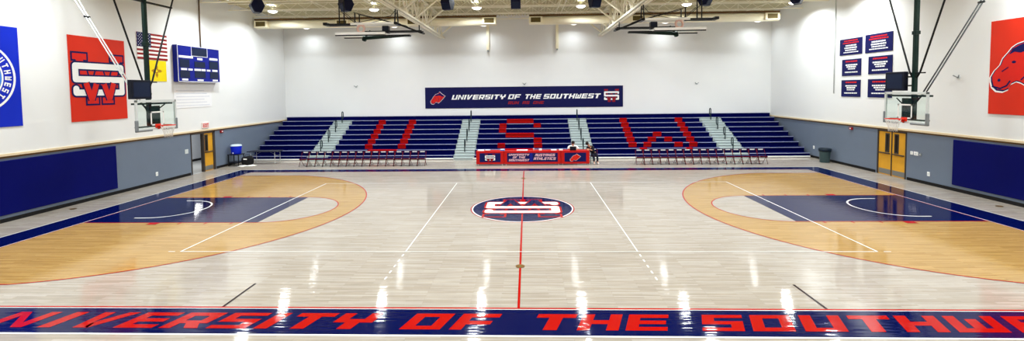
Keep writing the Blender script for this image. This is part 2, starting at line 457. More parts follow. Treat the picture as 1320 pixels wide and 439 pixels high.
# corrugated roof deck, ribs running along the hall's depth
mb = MB(); n = len(mb.v); x = -XW-.25; prof = []
while x < XW+.25:
    prof += [(x, ZC), (x+.07, ZC), (x+.095, ZC+.07), (x+.165, ZC+.07)]; x += .19
k = len(prof)
mb.v = [(px, YN-.2, pz) for px, pz in prof]+[(px, YF+.2, pz) for px, pz in prof]
for i in range(k-1): mb.face([i, i+1, k+i+1, k+i])
mb.box(-XW-.25, XW+.25, YN-.2, YF+.2, ZC+.12, ZC+.3)
mb.build('ceiling', MT['deck'], kind='structure')

# corridor behind the open left doorway
mb = MB()
mb.use(MT['concrete']).box(-20.4, -XW-.25, 5.6, 13.6, -.2, 0)
mb.use(MT['corr']).box(-20.6, -20.4, 5.6, 13.6, 0, 2.7).box(-20.6, -XW-.25, 13.6, 13.8, 0, 2.7).box(-20.6, -XW-.25, 5.4, 5.6, 0, 2.7)
mb.box(-20.6, -XW-.25, 5.4, 13.8, 2.7, 2.9)
mb.use(MT['black']).box(-20.4, -20.37, 5.6, 13.6, 0, .13).box(-20.4, -XW-.25, 13.57, 13.6, 0, .13)
mb.use(MT['concrete']).box(-XW-.25, -XW, 6.93, 8.78, -.2, 0.001)
mb.build('wall_corridor', kind='structure')
ld = bpy.data.lights.new('corridor_fill_light', 'AREA'); ld.energy = 90; ld.shape = 'RECTANGLE'; ld.size = .6; ld.size_y = 1.2  # unseen fill light, added to brighten the corridor
lo = bpy.data.objects.new('corridor_fill_light', ld); C.objects.link(lo); lo.location = (-18.8, 9.4, 2.62)

# ------------------------------------------------------------------ court markings (parts of the floor)
L_, W_ = 14.325, 7.62
def fl(mb, x0, x1, y0, y1, z): mb.poly([(x0, y0, z), (x1, y0, z), (x1, y1, z), (x0, y1, z)])
BO_X, BO_YF, BO_YN = 15.33, 8.32, -8.63
Z1, Z2, Z3, Z4, Z5 = .0015, .003, .0045, .006, .0075
mb = MB()
fl(mb, -BO_X, BO_X, W_, BO_YF, Z2); fl(mb, -BO_X, BO_X, BO_YN, -W_-.05, Z2)
fl(mb, -BO_X, -L_, -W_-.05, W_, Z2); fl(mb, L_, BO_X, -W_-.05, W_, Z2)
mb.build('navy_border', MT['fnavy'], floor)
mb = MB()
for a, b, c, d in ((-BO_X-.035, BO_X+.035, BO_YF, BO_YF+.035), (-BO_X-.035, BO_X+.035, BO_YN-.045, BO_YN),  # outer four lines paint in a bright halo and reflection round the border
                   (-BO_X-.035, -BO_X, BO_YN, BO_YF), (BO_X, BO_X+.035, BO_YN, BO_YF),
                   (-L_-.03, L_+.03, -W_-.075, -W_-.055), (-L_-.03, -L_, -W_, W_), (L_, L_+.03, -W_, W_)):
    fl(mb, a, b, c, d, Z3)
mb.build('white_line_and_edge_halo', MT['fwhite'], floor)
mb = MB()
for a, b, c, d in ((-L_, L_, -W_-.05, -W_), (-L_, L_, W_-.03, W_), (-L_, -L_+.035, -W_, W_), (L_-.035, L_, -W_, W_), (-.025, .025, -W_, W_)):
    fl(mb, a, b, c, d, Z4)
mb.build('red_boundary_line', MT['fred'], floor)

BX = L_-1.6
for sx in (-1, 1):
    # three point area
    pts = [(sx*L_, -6.6)]
    a = math.asin(6.6/6.75)
    for k in range(49):
        t = -a+2*a*k/48; pts.append((sx*(BX-6.75*math.cos(t)), 6.75*math.sin(t)))
    pts.append((sx*L_, 6.6))
    MB().poly([(x, y, Z1) for x, y in (pts if sx < 0 else pts[::-1])]).build('three_point_area', MT['tan'], floor)
    mb = MB(); wd = .022
    for (p, q) in zip(pts, pts[1:]):
        d = Vector((q[0]-p[0], q[1]-p[1])).normalized(); nn = Vector((-d.y, d.x))*wd
        mb.poly([(p[0]+nn.x, p[1]+nn.y, Z4), (p[0]-nn.x, p[1]-nn.y, Z4), (q[0]-nn.x, q[1]-nn.y, Z4), (q[0]+nn.x, q[1]+nn.y, Z4)])
    mb.build('three_point_line', MT['dred'] if False else MT['fred'], floor)
    # free throw semicircle, pale wood
    FX = 8.53
    mb = MB(); mb.poly([(sx*(FX-1.78*math.cos(t)), 1.78*math.sin(t), Z2) for t in [-PI/2+PI*k/32 for k in range(33)]])
    mb.build('free_throw_circle', MT['maple'], floor)
    mb = MB(); mb.ring((sx*FX, 0, Z4), 1.80, 1.76, (-sx, 0, 0), (0, 1, 0), 32, -PI/2, PI/2); mb.build('free_throw_circle_line', MT['fred'], floor)
    x0, x1 = sorted((sx*FX, sx*L_))
    mb = MB(); fl(mb, x0, x1, -1.78, 1.78, Z3); mb.build('free_throw_lane', MT['fnavy'], floor)
    mb = MB()
    fl(mb, x0, x1, -1.80, -1.755, Z4); fl(mb, x0, x1, 1.755, 1.80, Z4)
    for s2 in (-1, 1):
        def blk(xa, xb, dy): fl(mb, *sorted((sx*xa, sx*xb)), *sorted((s2*1.80, s2*(1.80+dy))), Z4)
        blk(11.72, 12.05, .2)
        for xx in (11.0, 10.15, 9.3): blk(xx, xx+.05, .16)
    mb.build('lane_marks', MT['fred'], floor)
    mb = MB(); c0 = (sx*BX, 0, Z5); mb.ring(c0, 1.25, 1.19, (-sx, 0, 0), (0, 1, 0), 40, -PI/2, PI/2)
    for s2 in (-1, 1): fl(mb, *sorted((sx*BX, sx*(BX+.35))), *sorted((s2*1.19, s2*1.25)), Z5)
    mb.build('restricted_arc', MT['fwhite'], floor)
    mb = MB(); fl(mb, sx*5.79-.025, sx*5.79+.025, -W_, -W_+1.1, Z4); mb.build('coaching_box_line', MT['fblack'], floor)

mb = MB()
fl(mb, -9, 9, -4.515, -4.485, Z5); fl(mb, -9, 9, 4.485, 4.515, Z5)
for sx in (-1, 1):
    fl(mb, sx*9-.02, sx*9+.02, -4.5, 4.5, Z5); fl(mb, sx*3-.015, sx*3+.015, -4.5, 4.5, Z5)
    x = 9.15; fl(mb, *sorted((sx*x, sx*(x+.18))), -4.515, -4.485, Z5)
    for k in range(5):
        y = -4.7-.36*k; fl(mb, sx*3-.018, sx*3+.018, y-.15, y, Z5)
mb.build('volleyball_line', MT['fwhite'], floor)

# centre circle with the monogram, read from the far side
mb = MB().disc((0, 0, Z3), 1.74, seg=64); mb.build('center_circle', MT['fnavy'], floor)
MB().ring((0, 0, Z3), 1.83, 1.79).build('center_circle_red_ring', MT['fred'], floor)
MB().ring((0, 0, Z3), 1.79, 1.74).build('center_circle_white_ring', MT['fwhite'], floor)
sw_logo((0, .02, 0.004), (-1, 0, 0), (0, -1, 0), (0, 0, 1), 2.62, 2.35, floor, MT['fnavy'], MT['fwhite'], MT['fred'], 'center_circle')

# sideline lettering
mb = MB()
LET = [('U', -10.93), ('N', -9.78), ('I', -8.68), ('V', -8.12), ('E', -7.27), ('R', -6.43), ('S', -5.57), ('I', -4.71), ('T', -4.28),
       ('Y', -3.44), ('O', -2.09), ('F', -1.21), ('T', .19), ('H', 1.02), ('E', 1.86), ('S', 3.18), ('O', 4.04), ('U', 4.92),
       ('T', 5.78), ('H', 6.61), ('W', 7.47), ('E', 8.5), ('S', 9.36), ('T', 10.22)]
for ch, x in LET:
    wd = {'N': .82, 'W': .86, 'I': .78}.get(ch, .72)
    if ch == 'I': wd = .78
    glyph(mb, ch, (x, -8.45, Z4), (1, 0, 0), (0, 1, 0), wd, .58, .33)
mb.build('sideline_lettering', MT['fred'], floor)
mb = MB()
for x, y in ((-16.45, .03), (16.4, .03), (0, -5.5), (0, 5.55)): mb.disc((x, y, Z5+.001), .11, seg=20)
mb.build('floor_sleeve_cover', MT['brass'], floor)

# ------------------------------------------------------------------ wall pads
for sx in (-1, 1):
    p = thing('wall_pad', 'navy padded panel row low on the %s wall, nearest the viewer' % ('left' if sx < 0 else 'right'), 'wall pad', (sx*XW, 0, 0))
    x0, x1 = sorted((0, -sx*.06)); y = 2.54
    MB().box(x0, x1, YN+3, y, .24, 2.03, .02).build('pad_cover', MT['pad'], p)

# ------------------------------------------------------------------ roof structure
def truss(X, nm, label):
    t = thing(nm, label, 'roof truss', (X, 0, 0), kind='structure')
    y0, y1 = YN, YF; zb = 7.82; zt = ZC-.06
    mb = MB()
    for dx in (-.16, .03): mb.box(dx, dx+.13, y0, y1, zb, zb+.02).box(dx if dx < 0 else dx+.11, dx+.02 if dx < 0 else dx+.13, y0, y1, zb, zb+.12)
    mb.build('bottom_chord', MT['steel'], t)
    mb = MB()
    for dx in (-.11, .03): mb.box(dx, dx+.08, y0, y1, zt-.1, zt)
    mb.build('top_chord', MT['steel'], t)
    mb = MB(); y = y1-.15; up = True
    while y > y0+1.3:
        a, b = (zb+.05, zt-.05) if up else (zt-.05, zb+.05)
        mb.tube([(0, y, a), (0, y-1.22, b)], .05, 4); mb.tube([(0, y-1.22, b), (0, y-1.22, a)], .04, 4)
        y -= 1.22; up = not up
    mb.build('web', MT['steel'], t)
    return t
truss(-5.68, 'roof_truss', 'cream steel roof truss running towards the far wall, left of centre')
truss(5.32, 'roof_truss', 'cream steel roof truss running towards the far wall, right of centre')
JY = [15.4-2.45*k for k in range(13)]
for y in JY:
    mb = MB(); zt = ZC-.02; zb = 8.98
    mb.box(-XW, XW, y-.06, y+.06, zt-.05, zt).box(-XW, XW, y-.05, y+.05, zb-.04, zb)
    x = -XW; up = True
    pts = []
    while x < XW-.4:
        pts.append((x, y, zb if up else zt-.03)); x += .45; up = not up
    for a, b in zip(pts, pts[1:]): mb.tube([a, b], .014, 4)
    o = mb.build('roof_joist', MT['steel'], kind='structure')
mb = MB()
for y in JY:
    for X, s in ((-5.68, 1), (5.32, -1)):
        for s2 in (s,): mb.tube([(X, y, 7.9), (X+s2*1.35, y, 8.97)], .055, 4)
mb.build('roof_brace', MT['steel'], kind='structure')
mb = MB()
for X in (-14.2, -11.3, -8.4, -2.7, 2.4, 8.2, 11.2, 14.2): mb.tube([(X, YN, 9.02), (X, YF, 9.02)], .028, 6)
mb.tube([(2.05, YN, 8.93), (2.05, YF, 8.93)], .02, 6)
mb.build('roof_bridging', MT['steel'], kind='structure')

# ------------------------------------------------------------------ ducts
def duct(x0, x1, y, z, regs, label):
    d = thing('air_duct', label, 'air duct', ((x0+x1)/2, y, z), group=None); cx = (x0+x1)/2
    r = .27; seg = 20
    mb = MB(); mb.tube([(x0-cx, 0, 0), (x1-cx, 0, 0)], r, seg); mb.build('duct_tube', MT['duct'], d)
    for xr in regs:
        b = MB().box(xr-cx-.42, xr-cx+.42, -r-.09, -r+.12, -.22, .2, .02).build('air_register', MT['duct'], d)
        m2 = MB(); m2.box(xr-cx-.30, xr-cx+.30, -r-.10, -r-.088, -.15, .14)
        m2.build('register_grille', MT['vent'], b)
    mb = MB(); x = x0+.8
    while x < x1-.3:
        mb.box(x-cx-.012, x-cx+.012, -.02, .02, .25, ZC-z-.02); x += 2.4
    mb.build('duct_hanger', MT['steel'], d)
    mb = MB(); mb.box(x0-cx, x1-cx, -.24, .1, r-.03, r+.07); mb.build('duct_top_strip', MT['brown'], d)  # dark brown strip along the upper side of the duct
    return d
duct(-16.9, -1.66, 13.0, 8.47, (-16.45, -11.3, -6.85, -2.1), 'long cream air duct along the far wall, left run')
duct(.38, 15.6, 13.0, 8.47, (.78, 7.0, 15.1), 'long cream air duct along the far wall, right run')
for x, z0, lb in ((-2.49, 6.95, 'white vertical wall pipe below the left duct end'), (2.33, 6.98, 'white vertical wall pipe below the right duct')):
    o = thing('wall_pipe', lb, 'pipe', (x, YF-.12, z0))
    MB().box(-.1, .1, -.05, .1, 0, 1.95, .02).build('pipe_body', MT['duct'], o)
    MB().box(-.05, .05, -.08, .05, -.07, .03, .01).build('pipe_cap', MT['grey'], o)

# ------------------------------------------------------------------ high bay lamps
def make_lamp():
    t = thing('ceiling_light', '', 'ceiling light', (0, 0, 0), group='round high bay lamps under the roof')
    MB().lathe([(.06, .30), (.10, .28), (.12, .12), (.2, .07), (.28, .0), (.29, -.02), (.275, -.02), (.19, .05), (.0, .06)]).build('lamp_housing', MT['lampbody'], t)
    MB().lathe([(0, -.12), (.10, -.115), (.2, -.08), (.26, -.03), (.268, .0)]).build('lamp_lens', MT['lamp'], t)
    MB().tube([(0, 0, .28), (0, 0, .34)], .02, 6).build('lamp_hook', MT['dark'], t)
    return t
ld = bpy.data.lights.new('lamp_light', 'AREA'); ld.shape = 'DISK'; ld.size = .5
ld.energy = LAMP_POWER; ld.color = LAMP_COLOR; ld.spread = LAMP_SPREAD
ldw = ld.copy(); ldw.name = 'wall_row_lamp_light'; ldw.energy = LAMP_POWER*.14
lu = bpy.data.lights.new('roof_fill_light', 'AREA'); lu.shape = 'DISK'; lu.size = .16  # fill light added on top of the lamps to brighten the roof deck
lu.energy = LAMP_POWER*.85; lu.color = LAMP_COLOR
lamp0 = make_lamp(); first = True
rows = [(11.3, 9.03, 'row just before the ducts'), (15.5, 8.62, 'row between ducts and wall'),
        (7.0, 9.0, 'unseen row over far half court'), (-.7, 9.0, 'unseen row over mid court'),  # rows from here on are unseen, placed to light the hall
        (-6.7, 9.0, 'unseen row over near sideline'), (-12.7, 9.0, 'unseen row over the viewer')]
lamps = []
for (y, z, lb) in rows:
    for k in range(6):
        o = lamp0 if first else copy_tree(lamp0); first = False
        o.location = (.35+6.1*(k-2.5), y, z); o['label'] = 'round high bay lamp, %s from left, %s' % (ORD[k], lb)
        lamps.append(o)
for o in lamps:
    wall_row = o.location.y > 15      # dimmed row between duct and wall
    l2 = bpy.data.objects.new('lamp_light', ldw if wall_row else ld); C.objects.link(l2); l2.parent = o; l2.location = (0, 0, -.14)
    if wall_row:
        for c in kids(o):
            if c.name.startswith('lamp_lens'): c.data = c.data.copy(); c.data.materials[0] = MT['lampdim']
    else:
        l3 = bpy.data.objects.new('roof_fill_light', lu); C.objects.link(l3); l3.parent = o; l3.location = (0, 0, .31); l3.rotation_euler = (PI, 0, 0)

# ------------------------------------------------------------------ hanging speakers
SPX = [-12.55, -8.28, -3.47, -.28, 3.38, 8.42, 12.55]
SPL = ['farthest left of the seven', 'second from left, above the left folded hoop', 'third from left, beside the left roof truss',
       'middle one of the seven', 'fifth from left, beside the right roof truss', 'sixth from left, above the right folded hoop', 'farthest right of the seven']
sp = thing('ceiling_speaker', '', 'speaker', group='dark blue hexagonal speakers hanging from the roof')
hx = [(-.12, 0), (.14, 0), (.30, .34), (.14, .68), (-.12, .68), (-.30, .34)]
MB().prism([(-.22, y, z) for y, z in hx], (.44, 0, 0)).build('speaker_cabinet', MT['spk'], sp)
MB().box(-.17, .17, -.02, 0, 0, .26).build('speaker_grille', MT['sdark'], sp)
g_ = sp.children[-1]; g_.rotation_euler = (math.atan2(.18, .34), 0, 0); g_.location = (0, -.135, .03)
mb = MB()
for s in (-.2, .2): mb.tube([(s, 0, .66), (s*.6, 0, 1.4)], .012, 5)
mb.build('hanging_cable', MT['dark'], sp)
for i, x in enumerate(SPX):
    o = sp if i == 0 else copy_tree(sp)
    o.location = (x, 5.6, 7.95); o['label'] = 'dark blue hexagonal ceiling speaker, '+SPL[i]
    o.rotation_euler = (0, 0, max(-.8, min(.8, x*.085)))

# ------------------------------------------------------------------ bleachers
NR, RISE, RUN, YB, XB = 9, .27, .58, 11.66, 16.9
AIS = [(-13.3, -12.0), (-4.3, -3.03), (2.98, 4.25), (11.9, 13.35)]
bl = thing('bleachers', 'navy nine row bleachers with U S W in red along the far wall', 'bleachers', (0, YB, 0))
edges = [-XB]+[e for a in AIS for e in a]+[XB]
secs = [(edges[i], edges[i+1]) for i in range(0, len(edges), 2)]
for i in range(NR):
    y = i*RUN; z = RISE*(i+1)
    for (x0, x1) in (secs if i < NR-1 else [(-XB, XB)]):
        mb = MB(); yb = y+RUN+.02 if i < NR-1 else YF-YB-.03
        mb.use(MT['bnavy']).box(x0, x1, y, y+.30, z-.05, z, .012)
        mb.box(x0, x1, y+.03, y+.06, z-RISE+(.05 if i == 0 else .0), z-.03)
        mb.box(x0, x1, y+.28, yb, z-.03, z-.006)
        mb.use(MT['bglint']).box(x0+.01, x1-.01, y-.008, y+.03, z-.016, z+.006)  # pale strip paints the wall's reflection along the tread edge
        mb.use(MT['bdark']).box(x0+.05, x1-.05, y+.1, y+RUN-.02, z-RISE-.0, z-.05)
        mb.build('seat_row', parent=bl)
MB().box(-XB, XB, -.03, .04, .03, .11).build('base_strip', MT['white'], bl)
mb = MB()
for (x0, x1) in secs: mb.box(x0+.1, x1-.1, .15, YF-YB-.05, 0, .02)
mb.build('underframe', MT['bdark'], bl)
for j, (x0, x1) in enumerate(AIS):
    st = MB()
    for i in range(NR-1):
        y = i*RUN; z = RISE*(i+1)
        st.use(MT['bgrey']).box(x0+.01, x1-.01, y, y+RUN if i < NR-1 else YF-YB-.03, z-RISE, z-.004)
        st.box(x0+.06, x1-.06, y-.29, y+.01, 0 if i == 0 else z-RISE-.01, z-RISE/2)
        st.use(MT['bdark']).box(x0+.06, x1-.06, y-.294, y-.289, z-RISE/2-.04, z-RISE/2-.02).box(x0+.01, x1-.01, y-.004, y, z-.05, z-.03)
    a = st.build('aisle_steps', parent=bl)
    cx = (x0+x1)/2 + (-.0)
    for k, i in enumerate((0, 2, 4, 6)):
        z = RISE*(i+1); y = i*RUN+RUN-.08; h = .88
        mb = MB()
        pts = [(cx, y, z-.01), (cx, y, z+h-.1)]+[(cx, y+.12-.12*math.cos(t), z+h-.1+.12*math.sin(t)) for t in [PI*q/6 for q in range(1, 6)]]+[(cx, y+.24, z+h-.1), (cx, y+.24, z+h-.3), (cx, y+.2, z+h-.42), (cx, y+.02, z+h-.46)]
        mb.tube(pts, .032, 8)
        mb.build('handrail', MT['rail'], bl)
# block letters across rows (row index from 0, x0, x1)
LS = {'U': [(r, -10.1, -9.62) for r in range(2, 8)]+[(r, -8.0, -7.5) for r in range(2, 8)]+[(1, -9.75, -7.9)],
      'S': [(7, -1.2, .63), (6, -1.68, -1.2), (6, .63, 1.12), (5, -1.68, -1.2), (4, -1.22, .63), (3, .6, 1.12), (2, -1.68, -1.2), (2, .6, 1.12), (1, -1.2, .6)],
      'W': [(r, 6.5, 7.0) for r in range(2, 8)]+[(1, 7.05, 7.5), (2, 7.42, 7.9), (3, 7.83, 8.35), (4, 8.3, 8.85), (3, 8.87, 9.36), (2, 9.32, 9.84), (1, 9.85, 10.25)]
          + [(r, 10.24, 10.74) for r in range(2, 8)]}
for ch, segs in LS.items():
    mb = MB()
    for r, x0, x1 in segs:
        y = r*RUN; z = RISE*(r+1)
        mb.box(x0, x1, y-.014, y+.29, z-.055, z+.009)
        mb.box(x0, x1, y+.022, y+.04, z-RISE+.005, z-.05)
    o = mb.build('block_letter', MT['bred'], bl); o['label'] = 'red block letter %s across the seat rows' % ch

# ------------------------------------------------------------------ banners and signs
def banner_far():
    b = thing('wall_banner', 'long navy banner reading University of the Southwest above the bleachers', 'banner', (0, YF-.02, 3.67))
    mb = MB(); x0, x1, z0, z1 = -7.0, 6.9, -.74, .74; N = 40
    for i in range(N):
        xa, xb = x0+(x1-x0)*i/N, x0+(x1-x0)*(i+1)/N
        mb.box(xa, xb, -.02, 0, z0, z1)
    MB().box(x0, x1, -.02, .0, z0, z1, .004).build('banner_cloth', MT['banner_navy'], b)
    mb = MB(); o = (0, -.026, -.13); u = (1, 0, 0); v = (0, 0, 1)
    for s, a, c in (('UNIVERSITY', -5.13, -1.38), ('OF', -1.15, -.33), ('THE', .0, 1.12), ('SOUTHWEST', 1.33, 5.25)):
        text(mb, s, a, c, o, u, v, .33, .35)
    mb.build('banner_lettering', MT['white'], b)
    mb = MB(); text(mb, 'RUN AS ONE', -1.15, 1.35, (0, -.026, -.49), u, v, .2, .35, space=.9); mb.build('banner_slogan', MT['dred'], b)
    horse_logo((-6.1, -.022, .0), u, v, (0, -1, 0), 1.1, .95, b)
    sw_logo((6.1, -.022, .05), u, v, (0, -1, 0), 1.06, .9, b, MT['dred'])
banner_far()

def wall_banner(sx, y0, y1, z0, z1, m, label):
    """hangs on a side wall; local x runs away from the wall, origin at banner centre"""
    b = thing('wall_banner', label, 'banner', (sx*(XW-.01), (y0+y1)/2, (z0+z1)/2))
    x0, x1 = sorted((0, -sx*.02)); hy = (y1-y0)/2; hz = (z1-z0)/2
    MB().box(x0, x1, -hy, hy, -hz, hz, .004).build('banner_cloth', m, b)
    return b
b = wall_banner(-1, .74, 3.22, 3.14, 6.44, MT['banner_red'], 'orange-red banner with overlapping S and W monogram on the left wall')
sw_logo((.021, .0, -.0), (0, 1, 0), (0, 0, 1), (1, 0, 0), 2.3, 1.95, b)
b = wall_banner(-1, -3.45, -.98, 3.14, 6.46, MT['banner_blue'], 'bright blue banner with a round white-ringed seal on the left wall')
u = (0, 1, 0); v = (0, 0, 1)
MB().ring((.026, -.08, -.02), 1.17, 1.10, u, v).ring((.026, -.08, -.02), .80, .75, u, v).build('seal_ring', MT['white'], b)
MB().disc((.024, -.08, -.02), .75, u, v, 48).build('seal_field', MT['lblue'], b)
mb = MB(); s = 'UNIVERSITY OF THE SOUTHWEST '
n_ = len(s)
for i, ch in enumerate(s):
    if ch == ' ': continue
    a = -math.radians(28) - math.radians(12.86)*(i-25)      # angle of each letter, clockwise reading
    rr = .84
    rad = Vector((0, math.cos(a), math.sin(a))); tn = Vector((0, math.sin(a), -math.cos(a)))
    glyph(mb, ch, Vector((.028, -.08, -.02))+rad*rr-tn*.06, tn, rad, .12, .2, 0)
mb.build('seal_lettering', MT['white'], b)
mb = MB(); glyph(mb, 'S', (.03, -.4, -.35), u, v, .62, .62); mb.build('seal_monogram', MT['white'], b)

b = wall_banner(1, -1.42, 1.22, 3.12, 6.45, MT['banner_red'], 'orange-red banner with a horse head emblem on the right wall')
horse_logo((-.021, .10, .165), (0, -1, 0), (0, 0, 1), (-1, 0, 0), 2.5, 2.2, b)

# flags
f = thing('wall_flag', 'striped red and white flag with blue star canton on the left wall', 'flag', (-XW+.02, 3.9, 5.75))
fh, fw = 1.19, 1.74
mb = MB()
for i in range(13):
    mb.use(MT['dred'] if i % 2 == 0 else MT['white']).box(-.01, .0, 0, fw, fh-(i+1)*fh/13, fh-i*fh/13)
mb.build('flag_stripes', parent=f)
cn = MB().box(0, .005, 0, .78, fh*6/13, fh).build('flag_canton', MT['navy'], f)
mb = MB()
for r in range(9):
    for c in range(6 if r % 2 == 0 else 5):
        mb.disc((.008, .08+c*.125+(0 if r % 2 == 0 else .062), fh*6/13+.06+r*.066), .018, (0, 1, 0), (0, 0, 1), 5)
mb.build('flag_stars', MT['white'], cn)
f = thing('wall_flag', 'yellow flag with a small red sun symbol, below the striped flag', 'flag', (-XW+.02, 4.36, 4.76))
MB().box(-.01, 0, 0, 1.17, 0, .96).build('flag_cloth', MT['yellow'], f)
mb = MB(); mb.ring((.004, .58, .48), .11, .075, (0, 1, 0), (0, 0, 1), 20)
for a in range(4):
    for k in (-1.5, -.5, .5, 1.5):
        d = Vector((0, math.cos(a*PI/2), math.sin(a*PI/2))); t = Vector((0, -d.z, d.y)); l0, l1 = .12, (.3 if abs(k) < 1 else .24)
        c = Vector((.004, .58, .48))+t*k*.035
        mb.poly([c+d*l0-t*.01, c+d*l1-t*.01, c+d*l1+t*.01, c+d*l0+t*.01])
mb.build('sun_symbol', MT['dred'], f)

# scoreboard
s_ = thing('scoreboard', 'blue scoreboard with dark display panels high on the left wall', 'scoreboard', (-XW+.01, 7.52, 4.76))
MB().box(.0, .24, -1.55, 1.55, 0, 1.81, .01).build('scoreboard_case', MT['sblue'], s_)
mb = MB()
for y0, y1, z0, z1 in ((-.55, .55, 1.34, 1.74), (-1.42, -.75, .72, 1.12), (.72, 1.42, .72, 1.12), (-.4, .4, .22, .55), (-1.42, -.75, .2, .55), (.75, 1.42, .2, .55), (-.4, .4, .75, 1.05)):
    mb.box(.24, .25, y0, y1, z0, z1)
mb.build('display_panel', MT['sdark'], s_)
mb = MB()
for y0, y1, z0, z1 in ((-.58, .58, 1.31, 1.33), (-.6, -.58, 1.31, 1.78), (.58, .6, 1.31, 1.78), (-1.46, -.5, 1.19, 1.3), (-.18, .2, 1.14, 1.24), (.75, 1.4, 1.19, 1.3),
                       (-1.35, -.95, .58, .68), (-.85, -.55, .58, .67), (-.42, .05, .58, .68), (.1, .4, .58, .68), (.52, .78, .58, .67), (.95, 1.36, .58, .68),
                       (-1.3, -.9, .07, .16), (-.22, .22, .06, .14), (.95, 1.35, .07, .15), (-1.55, 1.55, 0, .025), (-1.55, 1.55, 1.79, 1.81), (-1.55, -1.53, 0, 1.81)):
    mb.box(.24, .254, y0, y1, z0, z1)
mb.build('scoreboard_caption', MT['white'], s_)
MB().tube([(.06, .38, 1.8), (.06, .38, 4.5)], .03, 6).build('power_conduit', MT['brown'], s_)
mb = MB(); mb.box(.02, .03, 5.92, 8.66, 3.45, 4.5)
p = thing('wall_poster', 'large white paper sheet with faint lines below the scoreboard', 'poster', (-XW+.006, 7.3, 3.95))
MB().box(0, .006, -1.37, 1.37, -.5, .5).build('paper_sheet', MT['paper'], p)
mb = MB()
for i in range(6): mb.box(.006, .008, -1.2, 1.2-(i % 3)*.2, -.4+i*.15, -.36+i*.15)
mb.build('faint_line', MT['faint'], p)

# six navy record plaques, right wall
PL = [(7.76, 9.44, 5.81, 6.65, 'top left'), (5.79, 7.55, 5.80, 6.69, 'top right'), (7.80, 9.23, 4.72, 5.58, 'middle left'),
      (5.78, 7.30, 4.75, 5.61, 'middle right'), (7.81, 9.24, 3.63, 4.50, 'bottom left'), (5.76, 7.30, 3.62, 4.51, 'bottom right')]
for y0, y1, z0, z1, lb in PL:
    p = thing('wall_plaque', 'navy sign with red heading and white lines, %s of six on the right wall' % lb, 'sign', (XW-.005, (y0+y1)/2, (z0+z1)/2), group='navy honour signs on the right wall')
    hy, hz = (y1-y0)/2, (z1-z0)/2
    MB().box(-.02, 0, -hy, hy, -hz, hz, .003).build('plaque_board', MT['navy'], p)
    mr, mw = MB(), MB()
    def words(m_, z, h, half):
        y = -half
        while y < half-.03:
            l = random.uniform(.05, .16); l = min(l, half-y); m_.box(-.024, -.02, y, y+l, z, z+h); y += l+.025
    words(mr, .28, .07, .5*hy*1.2); 
    if 'top' in lb: words(mr, .17, .06, .7*hy); words(mw, .03, .07, .5*hy); words(mw, -.09, .07, .55*hy); words(mw, -.2, .06, .5*hy); words(mw, -.31, .05, .68*hy)
    else: words(mw, .1, .07, .62*hy); words(mw, .0, .07, .48*hy); words(mw, -.1, .06, .4*hy); words(mw, -.27, .06, .66*hy)
    mr.build('heading_line', MT['red'], p); mw.build('text_line', MT['white'], p)

# small wall fittings
def plate(x, y, z, lb, w_=.12, h_=.18, m='white', name='wall_socket', cat='socket', ax='x'):
    t = thing(name, lb, cat, (x, y, z)); sx = -1 if x > 0 else 1
    a, b_ = sorted((0, sx*.02)); MB().box(a, b_, -w_/2, w_/2, -h_/2, h_/2, .004).build('cover_plate', MT[m], t)
    a, b_ = sorted((sx*.02, sx*.03)); MB().box(a, b_, -w_/6, w_/6, -h_/5, h_/5).build('insert', MT['lgrey'], t)
plate(-XW, 4.67, .46, 'small white socket low on the left wall between pad and doorway')
plate(-XW, 6.62, 1.25, 'pale switch box beside the left doorway', .22, .22, 'lgrey', 'switch_box', 'switch')
plate(XW, 3.67, .46, 'small white socket low on the right wall beside the pad')
plate(XW, 4.56, 1.23, 'leftmost white switch right of the double doors', .13, .14, name='wall_switch', cat='switch')
plate(XW, 4.33, 1.23, 'wide middle white switch right of the double doors', .22, .16, name='wall_switch', cat='switch')
plate(XW, 4.11, 1.22, 'grey switch farthest right of the double doors', .12, .14, 'grey', 'wall_switch', 'switch')
plate(XW, 11.55, .62, 'small white socket on the right wall at the bleacher end')
def alarm(x, y, z, lb):
    t = thing('fire_alarm', lb, 'fire alarm', (x, y, z)); s = -1 if x > 0 else 1
    a, b_ = sorted((0, s*.07)); MB().box(a, b_, -.11, .11, -.07, .07, .01).build('alarm_body', MT['dred'], t)
    a, b_ = sorted((s*.07, s*.09)); MB().box(a, b_, -.04, .04, -.03, .03, .01).build('alarm_strobe', MT['white'], t)
alarm(-XW, 9.35, 2.02, 'small red fire alarm under the trim right of the left doorway')
alarm(XW, 8.4, 1.99, 'small red fire alarm under the trim left of the double doors')
e = thing('exit_sign', 'small exit sign with red letters above the left doorway', 'sign', (-XW, 8.05, 2.47))
MB().box(0, .06, -.26, .26, -.15, .15, .01).build('sign_case', MT['exitw'], e)
mb = MB(); text(mb, 'EXIT', -.21, .21, (.064, 0, -.1), (0, 1, 0), (0, 0, 1), .2, 0); mb.build('sign_lettering', MT['red'], e)
def bracket(x, y, z, lb, rz):
    t = thing('wall_bracket', lb, 'bracket', (x, y, z), rz)
    MB().box(-.07, .07, -.03, 0, -.05, .05, .01).build('bracket_plate', MT['lgrey'], t)
    mb = MB()
    for s in (-1, 1): mb.tube([(0, -.03, 0), (s*.13, -.12, .1)], .02, 6)
    mb.build('bracket_arm', MT['grey'], t)
bracket(-11.92, YF, 4.5, 'small grey bracket on the far wall left of the long banner', 0)
bracket(.03, YF, 4.56, 'small grey bracket on the far wall just above the long banner', 0)
bracket(11.97, YF, 4.46, 'small grey bracket on the far wall right of the long banner', 0)
bracket(XW, 2.45, 4.46, 'small grey bracket on the right wall left of the horse banner', -PI/2)
